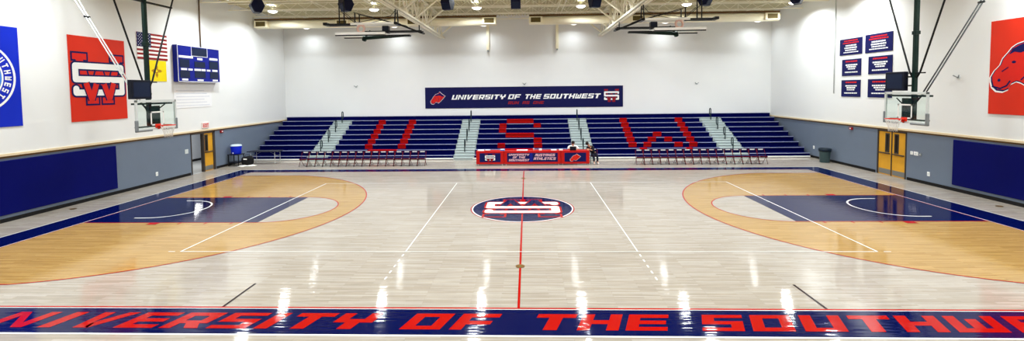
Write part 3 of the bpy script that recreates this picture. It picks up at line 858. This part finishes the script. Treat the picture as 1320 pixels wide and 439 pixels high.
o = tag(MB().tube([(XW-.03, 9.85, ZC), (XW-.03, 9.85, 3.8)], .022, 6).build('wall_conduit', MT['lgrey']), 'thin grey conduit running down the right wall left of the signs', 'conduit')

# ------------------------------------------------------------------ doors
def leaf(parent, sx, y0, y1, win, handle_side):
    x0, x1 = sorted((sx*.02, sx*.07)); face = -1 if sx > 0 else 1   # room side direction
    xr = x0 if sx > 0 else x1
    d = MB().box(x0, x1, y0, y1, .01, 2.04, .004).build('door_leaf', MT['door'], parent)
    wy = y0+(y1-y0)*win; xs = sorted((xr, xr+face*.006))
    mbf = MB().box(xs[0]-.004, xs[1]+.004, wy-.13, wy+.13, 1.07, 1.97); mbf.build('window_frame', MT['frame'], d)
    MB().box(xs[0]-.006, xs[1]+.006, wy-.075, wy+.075, 1.13, 1.91).build('window_pane', MT['dglass'], d)
    mb = MB(); xa = sorted((xr+face*.01, xr+face*.07)); mb.box(xa[0], xa[1], y0+.06, y1-.06, 1.0, 1.05, .01); mb.build('push_bar', MT['frame'], d)
    MB().box(xs[0], xs[1], y0+.03, y1-.03, .05, .28).build('kick_plate', MT['kick'], d)
    return d
d = thing('door_1', 'yellow wooden double doors with narrow windows in the right wall', 'door', (XW, 5.715, 0), kind='structure')
leaf(d, 1, -.80, -.025, .68, 1); leaf(d, 1, .025, .80, .32, 1)
mb = MB(); mb.box(-.015, .12, -.865, -.80, 0, 2.10).box(-.015, .12, .80, .865, 0, 2.10).box(-.015, .12, -.865, .865, 2.04, 2.10).box(.0, .1, -.025, .025, 0, 2.05)
mb.build('door_frame', MT['frame'], d)
MB().box(.12, .14, -.87, .87, 0, 2.1).build('door_backing', MT['black'], d)
d = thing('door_2', 'yellow wooden door leaf beside an open leaf in the left wall', 'door', (-XW, 7.855, 0), kind='structure')
leaf(d, -1, .06, .78, .3, 1)
mb = MB(); mb.box(-.12, .03, -.925, -.88, 0, 2.10).box(-.12, .03, .78, .925, 0, 2.10).box(-.12, .03, -.925, .925, 2.04, 2.10).box(-.12, .03, -.03, .06, 0, 2.05)
mb.build('door_frame', MT['frame'], d)

# ------------------------------------------------------------------ main baskets
def goal(sx, lb, mbr):
    """local +x points to the court; z measured from the floor"""
    t = thing('basketball_goal', lb, 'basketball hoop', (sx*13.1, 0, 0), 0 if sx < 0 else PI)
    mb = MB(); mb.box(-.06, -.03, -.9, .9, 2.92, 2.98); mb.box(-.06, -.03, -.9, .9, 3.9, 3.96)
    fr = MB()
    fr.box(-.05, .012, -.915, .915, 3.88, 3.965, .01).box(-.05, .012, -.915, .915, 2.90, 2.98, .01)
    fr.box(-.05, .012, -.915, -.845, 2.90, 3.965, .01).box(-.05, .012, .845, .915, 2.90, 3.965, .01)
    bf = fr.build('backboard_frame', MT['lgrey'], t)
    MB().box(-.012, .0, -.85, .85, 2.95, 3.92).build('backboard_glass', MT['glass'], t)
    mb = MB()
    for a in ((-.305, .305, 3.50, 3.55), (-.305, .305, 3.05, 3.10), (-.305, -.255, 3.05, 3.55), (.255, .305, 3.05, 3.55)):
        mb.box(.001, .004, *a)
    mb.build('target_square', MT['white'], bf)
    for s in (-1, 1): MB().box(-.055, .03, *sorted((s*.85, s*.94)), 2.87, 3.27, .02).box(-.055, .03, *sorted((s*.25, s*.94)), 2.86, 2.93, .02).build('padding_or_dark_edge', MT['grey'], bf)
    rm = MB().tube([(.38+.228*math.cos(a), .228*math.sin(a), 3.05) for a in [2*PI*k/28 for k in range(28)]], .011, 8, True)
    rm.box(.0, .03, -.12, .12, 2.96, 3.1, .008).box(.02, .17, -.08, .08, 3.02, 3.05, .008)
    rm.tube([(.02, 0, 2.93), (.2, 0, 3.03)], .03, 6)
    rim_o = rm.build('rim', MT['rim'], t)
    nt = MB(); N = 12; lv = [(3.04, .222), (2.94, .19), (2.84, .155), (2.74, .13), (2.62, .125)]
    for k in range(N):
        for s in (1, -1):
            nt.tube([(.38+r*math.cos(2*PI*(k+s*q*.5)/N), r*math.sin(2*PI*(k+s*q*.5)/N), z) for q, (z, r) in enumerate(lv)], .006, 4)
    nt.build('net', MT['net'], rim_o)
    # mast and supports
    mb = MB().box(-.36, -.24, -.06, .06, 2.98, ZC-.06, .01); mb.box(-.38, -.22, -.09, .09, 5.9, 6.02, .01); mb.build('mast', MT['mast'], t)
    mb = MB()
    mb.box(-.26, -.04, -.12, -.08, 3.5, 3.56).box(-.26, -.04, .08, .12, 3.5, 3.56).box(-.1, -.05, -.2, .2, 3.05, 3.75)
    mb.box(-.26, -.04, -.8, .8, 3.80, 3.86).box(-.26, -.04, -.7, .7, 3.0, 3.04)
    mb.tube([(-.28, 0, 3.2), (-.06, -.45, 3.75)], .02, 6).tube([(-.28, 0, 3.4), (-.06, .45, 3.8)], .02, 6)
    mb.build('backboard_bracket', MT['mast'], t)
    mb = MB()
    for s in (-1, 1): mb.tube([(-.3, s*.09, 4.45), (-.3, s*.22, 4.65), (-.3, s*1.25, 7.4), (-.3, s*1.95, ZC-.08)], .028, 8)
    mb.box(-.33, -.27, -.4, .4, 4.58, 4.62).box(-.34, -.26, -1.3, 1.3, 7.42, 7.48)
    mb.build('side_brace', MT['dark'], t)
    mb = MB()
    for s in (-.06, .06): mb.tube([(-.62, s, 3.9), (-1.05, s, 4.35+.28), (-2.5, s, 7.12), (-3.75, s*3, ZC-.1)], .022, 8)
    mb.build('back_brace', mbr, t)
    MB().tube([(-.32, 0, 3.55), (-.62, 0, 3.92)], .03, 6).tube([(-2.4, -.1, 6.95), (-2.4, .1, 6.95)], .04, 6).build('brace_knuckle', MT['dark'], t)
    # shot clock beside the mast
    c = MB().box(-.2, -.05, -.98, -.14, 4.0, 4.66, .015).build('shot_clock', MT['shot'], t)
    mb = MB(); mb.box(-.049, -.046, -.9, -.22, 4.08, 4.58); mb.build('clock_face', MT['sdark'], c)
    MB().box(-.24, -.12, -.16, -.05, 4.15, 4.2).box(-.24, -.12, -.16, -.05, 4.45, 4.5).build('clock_arm', MT['dark'], c)
    return t
goal(-1, 'ceiling-hung glass basketball hoop in front of the left wall', MT['silver'])
goal(1, 'ceiling-hung glass basketball hoop in front of the right wall', MT['tube'])  # same tubing as the left brace, painted darker as if in shade

# folded side baskets: local x outwards from the truss, z from the floor
def folded(sx, xo, lb):
    t = thing('folded_basketball_goal', lb, 'basketball hoop', (xo, 4.6, 0), 0)
    def X(x): return sx*x
    def bx(m_, xa, xb, ya, yb, za, zb, b=.008): xa, xb = sorted((X(xa), X(xb))); m_.box(xa, xb, ya, yb, za, zb, b); return m_
    # backboard lying flat, hoop on its inner side standing up
    m_ = MB(); bx(m_, .4, 2.6, -.57, -.45, 6.67, 6.78); bx(m_, .4, 2.6, .45, .57, 6.67, 6.78); bx(m_, .4, .48, -.55, .55, 6.69, 6.76); bx(m_, 2.52, 2.6, -.55, .55, 6.69, 6.76)
    bf = m_.build('backboard_frame', MT['white'], t)
    m_ = MB(); bx(m_, .4, 2.6, -.56, -.46, 6.625, 6.668); bx(m_, .4, 2.6, .46, .56, 6.625, 6.668); m_.build('padding_or_dark_edge', MT['dark'], bf)  # dark strips paint a shaded underside that sets off the white frame
    m_ = MB(); bx(m_, .45, 2.55, -.5, .5, 6.715, 6.725, 0); m_.build('backboard_glass', MT['glass'], t)
    m_ = MB().tube([(X(1.55+.15*math.cos(a)), -.25+.03*math.sin(a), 6.96+.17*math.sin(a)) for a in [2*PI*k/24 for k in range(24)]], .05, 8, True)
    bx(m_, 1.48, 1.62, -.3, -.2, 6.74, 6.8); m_.build('rim', mat('pale_rim_paint', rgb(236, 196, 184), .5), t)
    # upper frame
    m_ = MB(); bx(m_, 0, 2.0, -.33, -.25, 7.13, 7.23); bx(m_, 0, 2.0, .25, .33, 7.13, 7.23); m_.build('upper_rail', MT['white'], t)
    m_ = MB(); bx(m_, 1.9, 3.25, -.2, -.13, 7.14, 7.22); bx(m_, 1.9, 3.25, .13, .2, 7.14, 7.22); bx(m_, 3.1, 3.28, -.22, .22, 7.15, 7.27)
    m_.tube([(X(0), -.28, 7.2), (X(-1.15), -.2, 6.75)], .035, 6).tube([(X(0), .28, 7.2), (X(-1.15), .2, 6.75)], .035, 6)
    bx(m_, -.1, .05, -.35, .35, 7.13, 7.23)
    bx(m_, -1.15, 1.4, -.22, -.16, 6.82, 6.87); bx(m_, -1.15, 1.4, .16, .22, 6.82, 6.87)
    bx(m_, -.6, .6, -.12, .12, 6.62, 6.70); bx(m_, -1.2, -1.1, -.25, .25, 6.73, 6.8)
    m_.tube([(X(-1.0), 0, 6.8), (X(-1.0), 0, 7.12)], .025, 6)
    m_.build('folding_frame', MT['dark'], t)
    m_ = MB(); bx(m_, .35, .65, -.14, .14, 6.78, 7.1, .03); m_.build('winch_box', MT['shot'], t)
    m_ = MB(); m_.tube([(X(1.55), 0, 6.58), (X(.6), 0, 6.62), (X(-.5), 0, 6.66)], [.09, .07, .04], 8)
    m_.tube([(X(1.5), -.12, 6.5), (X(1.5), .12, 6.5)], .07, 10).tube([(X(1.2), -.06, 6.9), (X(1.5), .0, 6.55)], .04, 6)
    m_.build('folded_mast', MT['mast'], t)
    m_ = MB()
    for y in (-.28, .28):
        m_.tube([(X(2.5), y, 7.2), (X(2.5), y, ZC-.06)], .026, 6)
        m_.tube([(X(0.02), y, 7.2), (X(0.02), y*.5, 7.83)], .03, 6)
        m_.tube([(X(1.8), y, 7.2), (X(1.8), y, 7.66)], .026, 6).tube([(X(1.86), y, 7.68), (X(-.45), y*.4, 7.08)], .016, 6)
        m_.tube([(X(1.9), y, 7.2), (X(.2), y, 7.5), (X(0), y*.5, 7.8)], .014, 6).tube([(X(2.45), y, 7.75), (X(1.8), y, 7.22)], .014, 6)
    m_.build('hanger', MT['dark'], t)
    return t
folded(-1, -5.6, 'folded-up basketball hoop under the roof beside the left truss')
folded(1, 5.3, 'folded-up basketball hoop under the roof beside the right truss')

# ------------------------------------------------------------------ folding chairs
ch = thing('folding_chair', '', 'chair')
MB().box(-.2, .2, -.2, .17, .425, .455, .014).build('seat', MT['chair'], ch)
bk = MB(); bk.box(-.2, .2, .17, .195, .575, .80, .012); bk = bk.build('backrest', MT['chair'], ch)
MB().box(-.13, .13, .164, .171, .735, .785).build('back_stripe', MT['white'], bk)
for s in (-1, 1):
    fl_ = MB().tube([(s*.208, -.24, .0), (s*.208, .0, .42), (s*.204, .18, .78)], .013, 6).build('front_leg', MT['maroon'], ch)
    MB().tube([(s*.203, -.245, .0), (s*.203, -.218, .05)], .016, 8).build('foot', MT['black'], fl_)
    rl_ = MB().tube([(s*.185, .27, .0), (s*.185, -.12, .42)], .013, 6).build('rear_leg', MT['maroon'], ch)
    MB().tube([(s*.182, .275, .0), (s*.182, .23, .05)], .018, 8).build('foot', MT['black'], rl_)
MB().tube([(-.19, .2, .1), (.19, .2, .1)], .009, 5).build('cross_brace', MT['maroon'], ch)
MB().tube([(-.207, -.21, .41), (.207, -.21, .41)], .011, 6).box(-.207, .207, -.215, -.195, .375, .435).build('seat_rail', MT['maroon'], ch)
firstc = True
for side, X0, X1, Yc, gl in ((-1, -12.42, -5.73, 9.55, 'left of scorer tables'), (1, 6.40, 13.05, 9.55, 'right of scorer tables')):
    for k in range(16):
        o = ch if firstc else copy_tree(ch); firstc = False
        o.location = (X0+(X1-X0)*k/15, Yc+.004*(k % 3), 0); o.rotation_euler = (0, 0, 0)
        o['label'] = 'navy folding chair with maroon legs, %s from left, row %s' % (ORD[k], gl)
        o['group'] = 'navy folding chairs in the row '+gl

# ------------------------------------------------------------------ scorer tables
TX = [(-2.66, -1.10), (-1.10, 2.04), (2.04, 3.63)]
TL = ['left red scorer table with the white monogram panel', 'long middle red scorer table with university lettering', 'right red scorer table with the horse head panel']
for i, (x0, x1) in enumerate(TX):
    t = thing('scorer_table', TL[i], 'table', ((x0+x1)/2, 9.38, 0), group='red scorer tables on the far sideline'); h = (x1-x0)/2-.008
    MB().box(-h, h, 0, .5, .76, .80, .012).build('table_top', MT['tred'], t)
    fp = MB().box(-h, h, .0, .04, .07, .77, .015).build('front_panel', MT['tred'], t)
    iw = h-.19 if i != 1 else h-.16
    MB().box(-iw, iw, -.006, .0, .19, .69).build('panel_inset', MT['navy'], fp)
    for s in (-1, 1): MB().box(*sorted((s*(h-.03), s*h)), .04, .49, .07, .76).build('side_panel', MT['tred'], t)
    for sx_ in (-1, 1):
        for yy in (.08, .44): MB().box(sx_*(h-.1)-.02, sx_*(h-.1)+.02, yy-.02, yy+.02, 0, .1).build('leg', MT['silver'], t)
    u, v = (1, 0, 0), (0, 0, 1)
    if i == 0: sw_logo((0, -.007, .43), u, v, (0, -1, 0), .58, .42, fp, MT['dred'])
    if i == 2: horse_logo((0, -.007, .42), u, v, (0, -1, 0), .62, .44, fp, MT['white'], MT['red'], MT['red'])
    if i == 1:
        mb = MB()
        for s, a, c, z in (('UNIVERSITY', -1.32, -.2, .54), ('OF THE', -1.1, -.42, .39), ('SOUTHWEST', -1.32, -.2, .24), ('MUSTANGS', .14, 1.22, .50), ('ATHLETICS', .06, 1.26, .30)):
            text(mb, s, a, c, (0, -.012, z), u, v, .11 if a < 0 else .14, .3)
        mb.build('panel_lettering', mat('pink_white_print', rgb(240, 190, 200), .5), fp)
        MB().poly([(-.14, -.010, .2), (.02, -.010, .2), (.0, -.010, .68), (-.16, -.010, .68)]).build('panel_stripe', MT['sblue'], fp)
# things on the tables
def on_table(name, lb, cat, x, y, build):
    t = thing(name, lb, cat, (x, y, .80)); build(t); return t
def paper_stack(w_, d_, h_):
    def f(t):
        MB().box(-w_/2, w_/2, -d_/2, d_/2, 0, h_*.6).build('sheet_pile', MT['paper'], t)
        MB().obox((-w_/2+.02, -d_/2-.01, h_*.6), (w_*.98, .02, 0), (-.02, d_*.98, 0), (0, 0, h_*.4)).build('top_sheet', MT['paper'], t)
    return f
def cup(m='white'):
    def f(t):
        MB().lathe([(0, 0), (.033, 0), (.042, .11), (.045, .11), (.045, .12), (.038, .12), (.03, .01), (0, .01)]).build('cup_body', MT[m], t)
        MB().lathe([(0, .122), (.04, .122), (.043, .116), (.046, .116)]).build('cup_lid', MT['white'], t)
    return f
def box_(w_, d_, h_, m, m2='white'):
    def f(t):
        MB().box(-w_/2, w_/2, -d_/2, d_/2, 0, h_, .006).build('box_body', MT[m], t)
        MB().box(-w_/2+.01, w_/2-.01, -d_/2+.01, d_/2-.01, h_, h_+.008).build('box_lid', MT[m2], t)
    return f
on_table('paper_stack', 'low white paper pile at the left end of the left scorer table', 'papers', -2.4, 9.6, paper_stack(.34, .25, .05))
on_table('score_book', 'low pinkish folder on the left scorer table', 'folder', -2.02, 9.62, box_(.3, .24, .035, 'dred', 'white'))
on_table('control_console', 'pale blue grey console near the seam of left and middle tables', 'console', -1.2, 9.62, box_(.26, .22, .07, 'lblue', 'paper'))
on_table('paper_stack', 'wide flat paper pile on the middle table near its centre', 'papers', -.1, 9.6, paper_stack(.62, .25, .04))
on_table('paper_cup', 'small white cup left of centre on the middle table', 'cup', .55, 9.55, cup())
on_table('tissue_box', 'small white box right of the cup on the middle table', 'box', .92, 9.58, box_(.16, .12, .09, 'white', 'white'))
on_table('paper_stack', 'white papers on the right half of the middle table', 'papers', 1.66, 9.6, paper_stack(.3, .22, .045))
on_table('napkin_box', 'small white box at the right end of the middle table', 'box', 2.06, 9.58, box_(.2, .14, .07, 'white', 'paper'))
t = thing('laptop', 'dark open laptop in front of the person in the white shirt', 'laptop', (2.72, 9.49, .80))
MB().box(-.17, .17, -.02, .2, 0, .018, .006).build('keyboard_base', MT['dark'], t)
MB().obox((-.17, -.02, .015), (.34, 0, 0), (0, .012, 0), (0, -.05, .21)).build('screen_lid', MT['shot'], t)

# ------------------------------------------------------------------ people (skin-modifier bodies)
def skin_mesh(name, m, joints, bones, parent=None, root=0, lvl=1):
    """joints: list of ((x,y,z), radius)"""
    me = bpy.data.meshes.new(name); bm = bmesh.new()
    lay = bm.verts.layers.skin.verify()
    vs = [bm.verts.new(p) for p, r in joints]
    for a, b in bones: bm.edges.new((vs[a], vs[b]))
    for vv, (p, r) in zip(vs, joints):
        vv[lay].radius = (r, r) if not isinstance(r, tuple) else r; vv[lay].use_root = False
    vs[root][lay].use_root = True
    bm.to_mesh(me); bm.free(); me.materials.append(m)
    o = bpy.data.objects.new(name, me); C.objects.link(o)
    md = o.modifiers.new('skin', 'SKIN'); md.use_smooth_shade = True
    o.modifiers.new('sub', 'SUBSURF').levels = lvl; o.modifiers['sub'].render_levels = lvl
    if parent is not None: o.parent = parent
    return o
def person(lb, loc, hip, chest, neck, head, shl, elb, wri, knee, ank, toe, mshirt, mpants, hair_scale=1.0):
    """every argument after loc is a point (or a left/right pair of points) relative to the person's origin on the floor"""
    t = thing('person', lb, 'person', loc)
    V = Vector
    J = []; Bn = []
    def add(p, r, par=None):
        J.append((tuple(p), r)); k = len(J)-1
        if par is not None: Bn.append((par, k))
        return k
    hip = V(hip); chest = V(chest); neck = V(neck); head = V(head)
    ih = add(hip, .10); iw = add(hip.lerp(chest, .45), .095, ih); ic = add(chest, .115, iw); inn = add(neck, .05, ic)
    hd = (head-neck).normalized(); ij = add(head-hd*.04, .07, inn); it = add(head+hd*.05, .085, ij)
    def hand(w_, e_, kw):
        d = (V(w_)-V(e_)).normalized(); side = d.cross(V((0, 0, 1))).normalized(); dn = V((0, 0, -1))
        pm = V(w_)+d*.05; ip = add(pm, .022, kw)
        for q, ln in ((-.03, .055), (-.01, .068), (.012, .064), (.032, .05)):
            a = add(pm+d*.035+side*q, .0095, ip); b = add(pm+d*(.035+ln*.55)+side*q*1.1+dn*.008, .0085, a); add(pm+d*(.035+ln)+side*q*1.15+dn*.028, .0075, b)
        a = add(V(w_)+d*.03+side*-.045, .0105, ip); add(V(w_)+d*.075+side*-.062+dn*.01, .009, a)
    for s in range(2):
        a = add(shl[s], .055, ic); b = add(elb[s], .038, a); c = add(wri[s], .026, b); hand(wri[s], elb[s], c)
        a = add(hip+V(((-1, 1)[s]*.1, 0, -.01)), .085, ih); b = add(knee[s], .055, a); c = add(ank[s], .036, b); add(toe[s], .03, c)
    skin_mesh('body', MT['skin'], J, Bn, t)
    # shirt over torso and upper arms
    J2 = [(tuple(hip+V((0, 0, .02))), .125), (tuple(hip.lerp(chest, .5)), .12), (tuple(chest), .14), (tuple(chest.lerp(neck, .75)), .062)]
    B2 = [(0, 1), (1, 2), (2, 3)]
    for s in range(2):
        k = len(J2); J2 += [(tuple(shl[s]), .072), (tuple(V(elb[s])), .052), (tuple(V(elb[s]).lerp(V(wri[s]), .35)), .045)]
        B2 += [(2, k), (k, k+1), (k+1, k+2)]
    skin_mesh('shirt', mshirt, J2, B2, t)
    J3 = [(tuple(hip), .135)]; B3 = []
    for s in range(2):
        k = len(J3); J3 += [(tuple(hip+V(((-1, 1)[s]*.1, 0, -.01))), .1), (tuple(knee[s]), .072), (tuple(V(knee[s]).lerp(V(ank[s]), .9)), .052)]
        B3 += [(0, k), (k, k+1), (k+1, k+2)]
    skin_mesh('trousers', mpants, J3, B3, t)
    for s in range(2):
        a, b = V(ank[s]), V(toe[s]); skin_mesh('shoe', MT['shoe'], [(tuple(a+V((0, .02, -.03))), .045), (tuple(a.lerp(b, .5)+V((0, 0, -.01))), .046), (tuple(b), .036)], [(0, 1), (1, 2)], t)
    # hair cap, face details
    bm = bmesh.new(); bmesh.ops.create_icosphere(bm, subdivisions=3, radius=1)
    bmesh.ops.delete(bm, geom=[q for q in bm.verts if q.co.z < -.15-.5*q.co.y*-1 and q.co.y < .2 or q.co.z < -.75], context='VERTS')
    for q in bm.verts: q.co = Vector((q.co.x*.094, q.co.y*.112+.012, q.co.z*.118))
    me = bpy.data.meshes.new('hair'); bm.to_mesh(me); bm.free(); me.materials.append(MT['hair'])
    for pl in me.polygons: pl.use_smooth = True
    o = bpy.data.objects.new('hair', me); C.objects.link(o); o.parent = t; o.location = head+hd*.045
    fm = MB().use(MT['skin']); fc = head+hd*.01
    fm.poly([fc+V((-.014, -.088, -.015)), fc+V((.014, -.088, -.015)), fc+V((0, -.118, -.012)), ]); fm.poly([fc+V((-.014, -.088, -.015)), fc+V((0, -.118, -.012)), fc+V((0, -.09, .03))]); fm.poly([fc+V((.014, -.088, -.015)), fc+V((0, -.09, .03)), fc+V((0, -.118, -.012))])
    for s in (-1, 1): fm.tube([fc+V((s*.084, .005, -.02)), fc+V((s*.09, .01, .025))], .012, 6)
    fm.use(MT['hair'])
    for s in (-1, 1): fm.disc(fc+V((s*.032, -.089, .022)), .011, (1, 0, 0), (0, 0, 1), 10, .007)
    fm.use(MT['dred']).disc(fc+V((0, -.088, -.045)), .022, (1, 0, 0), (0, 0, 1), 10, .006)
    fm.build('face', parent=t)
    return t
person('person with dark hair in a white shirt sitting behind the right scorer table', (2.78, 10.28, 0),
       (0, 0, .50), (0, -.1, .86), (0, -.16, 1.04), (0, -.22, 1.13), [(-.18, -.1, .97), (.18, -.1, .97)], [(-.29, -.26, .84), (.29, -.26, .84)],
       [(-.2, -.5, .845), (.22, -.5, .845)], [(-.12, -.42, .48), (.12, -.42, .48)], [(-.12, -.42, .1), (.12, -.42, .1)], [(-.12, -.58, .05), (.12, -.58, .05)],
       MT['shirt_w'], MT['trouser'])
person('person with dark hair in dark clothes sitting at the right end of the scorer tables', (3.96, 10.0, 0),
       (.0, .04, .50), (-.18, -.08, .86), (-.32, -.14, 1.02), (-.4, -.2, 1.11), [(-.38, -.06, .92), (-.06, -.12, .95)], [(-.44, -.24, .86), (-.12, -.36, .76)],
       [(-.42, -.46, .845), (-.33, -.42, .845)], [(-.08, -.38, .47), (.12, -.36, .47)], [(-.06, -.42, .1), (.14, -.4, .1)], [(-.05, -.58, .05), (.18, -.56, .05)],
       MT['shirt_b'], MT['trouser'])
for x, y, lb in ((2.78, 10.33, 'navy folding chair under the person in the white shirt'), (3.96, 10.1, 'navy folding chair under the person in dark clothes')):
    o = copy_tree(ch); o.location = (x, y, 0); o.rotation_euler = (0, 0, 0); o['label'] = lb; o['group'] = 'chairs behind the scorer tables'

# ------------------------------------------------------------------ left corner: cooler, tables, bag, towel
t = thing('small_table', 'small dark table under the blue cooler in the left corner', 'table', (-16.62, 9.95, 0))
MB().box(-.34, .34, -.3, .3, .63, .67, .01).build('table_top', MT['tabletop'], t)
for sx in (-1, 1):
    for sy in (-1, 1): MB().box(sx*.29-.02, sx*.29+.02, sy*.25-.02, sy*.25+.02, 0, .63).build('leg', MT['dark'], t)
MB().box(-.3, .3, -.27, .27, .2, .23, .005).build('lower_shelf', MT['tabletop'], t)
t = thing('drink_cooler', 'bright blue cooler with a pale lid on the small dark table', 'cooler', (-16.6, 9.95, .67))
MB().lathe([(0, 0), (.24, 0), (.255, .02), (.29, .42), (.285, .46), (.0, .46)], seg=28).build('cooler_body', MT['cooler'], t)
MB().lathe([(.0, .545), (.2, .545), (.27, .53), (.295, .50), (.295, .455), (.28, .455)], seg=28).build('cooler_lid', MT['clid'], t)
MB().tube([(0, -.27, .08), (0, -.33, .08)], .018, 8).box(-.012, .012, -.335, -.31, .05, .12).build('spigot', MT['white'], t)
for s in (-1, 1): MB().tube([(s*.285, -.06, .36), (s*.33, -.05, .38), (s*.33, .05, .38), (s*.285, .06, .36)], .012, 6).build('handle', MT['cooler'], t)
t = thing('folding_table', 'long dark folding table with grey legs in front of the left bleacher end', 'table', (-15.35, 10.75, 0))
MB().box(-.92, .92, -.37, .37, .70, .74, .01).build('table_top', MT['tabletop'], t)
for s in (-1, 1):
    mb = MB()
    for y in (-.3, .3): mb.tube([(s*.72, y, 0), (s*.72, y, .70)], .014, 6)
    mb.tube([(s*.72, -.3, .08), (s*.72, .3, .08)], .012, 6).tube([(s*.72, -.3, .45), (s*.72, .3, .45)], .012, 6)
    mb.build('leg', MT['silver'], t)
    MB().tube([(s*.72, 0, .45), (s*.2, 0, .70)], .010, 6).build('brace', MT['grey'], t)
t = thing('equipment_bag', 'black bag on the floor between small table and folding table', 'bag', (-15.95, 9.95, 0))
bm = bmesh.new(); bmesh.ops.create_icosphere(bm, subdivisions=3, radius=1)
for q in bm.verts:
    c = q.co; e = .6; q.co = Vector((math.copysign(abs(c.x)**e, c.x)*.3, math.copysign(abs(c.y)**e, c.y)*.24, max(0, .27+math.copysign(abs(c.z)**e, c.z)*.27+.03*math.sin(c.x*5)*c.z)))
me = bpy.data.meshes.new('bag_body'); bm.to_mesh(me); bm.free(); me.materials.append(MT['bag'])
for pl in me.polygons: pl.use_smooth = True
o = bpy.data.objects.new('bag_body', me); C.objects.link(o); o.parent = t
MB().tube([(-.15, 0, .5), (-.12, 0, .62), (.12, 0, .62), (.15, 0, .5)], .014, 6).build('bag_handle', MT['dark'], t)
MB().box(-.1, .1, -.25, -.235, .36, .42, .005).build('bag_tag', MT['white'], t)
# crumpled towel
bm = bmesh.new(); bmesh.ops.create_grid(bm, x_segments=24, y_segments=16, size=.5)
for q in bm.verts:
    x, y = q.co.x, q.co.y
    q.co = Vector((x*1.3+.03*math.sin(9*y), y*.75+.03*math.sin(8*x), .03+.022*math.sin(13*x+4*y)*math.cos(9*y)+.012*math.sin(23*y)))
me = bpy.data.meshes.new('floor_towel'); bm.to_mesh(me); bm.free(); me.materials.append(MT['towel'])
for pl in me.polygons: pl.use_smooth = True
o = bpy.data.objects.new('floor_towel', me); C.objects.link(o); o.location = (-15.78, 9.62, .0); o.rotation_euler = (0, 0, .25); o.scale = (.68, .68, 1)
md = o.modifiers.new('thick', 'SOLIDIFY'); md.thickness = .012
tag(o, 'crumpled white towel lying on the floor near the left court corner', 'towel')

# trash bin
t = thing('trash_bin', 'grey-green round bin with dark liner by the right wall', 'trash can', (16.62, 9.85, 0))
MB().lathe([(0, 0), (.22, 0), (.235, .02), (.28, .68), (.30, .70), (.30, .73), (.27, .73), (.22, .05), (0, .05)], seg=28).build('bin_body', MT['bin'], t)
prof = [(.27, .62), (.305, .60), (.315, .69), (.31, .76), (.29, .775), (.26, .76), (.24, .6)]
MB().lathe([(r+.004*((i*7) % 3), z) for i, (r, z) in enumerate(prof)], seg=28).build('bin_liner', MT['liner'], t)
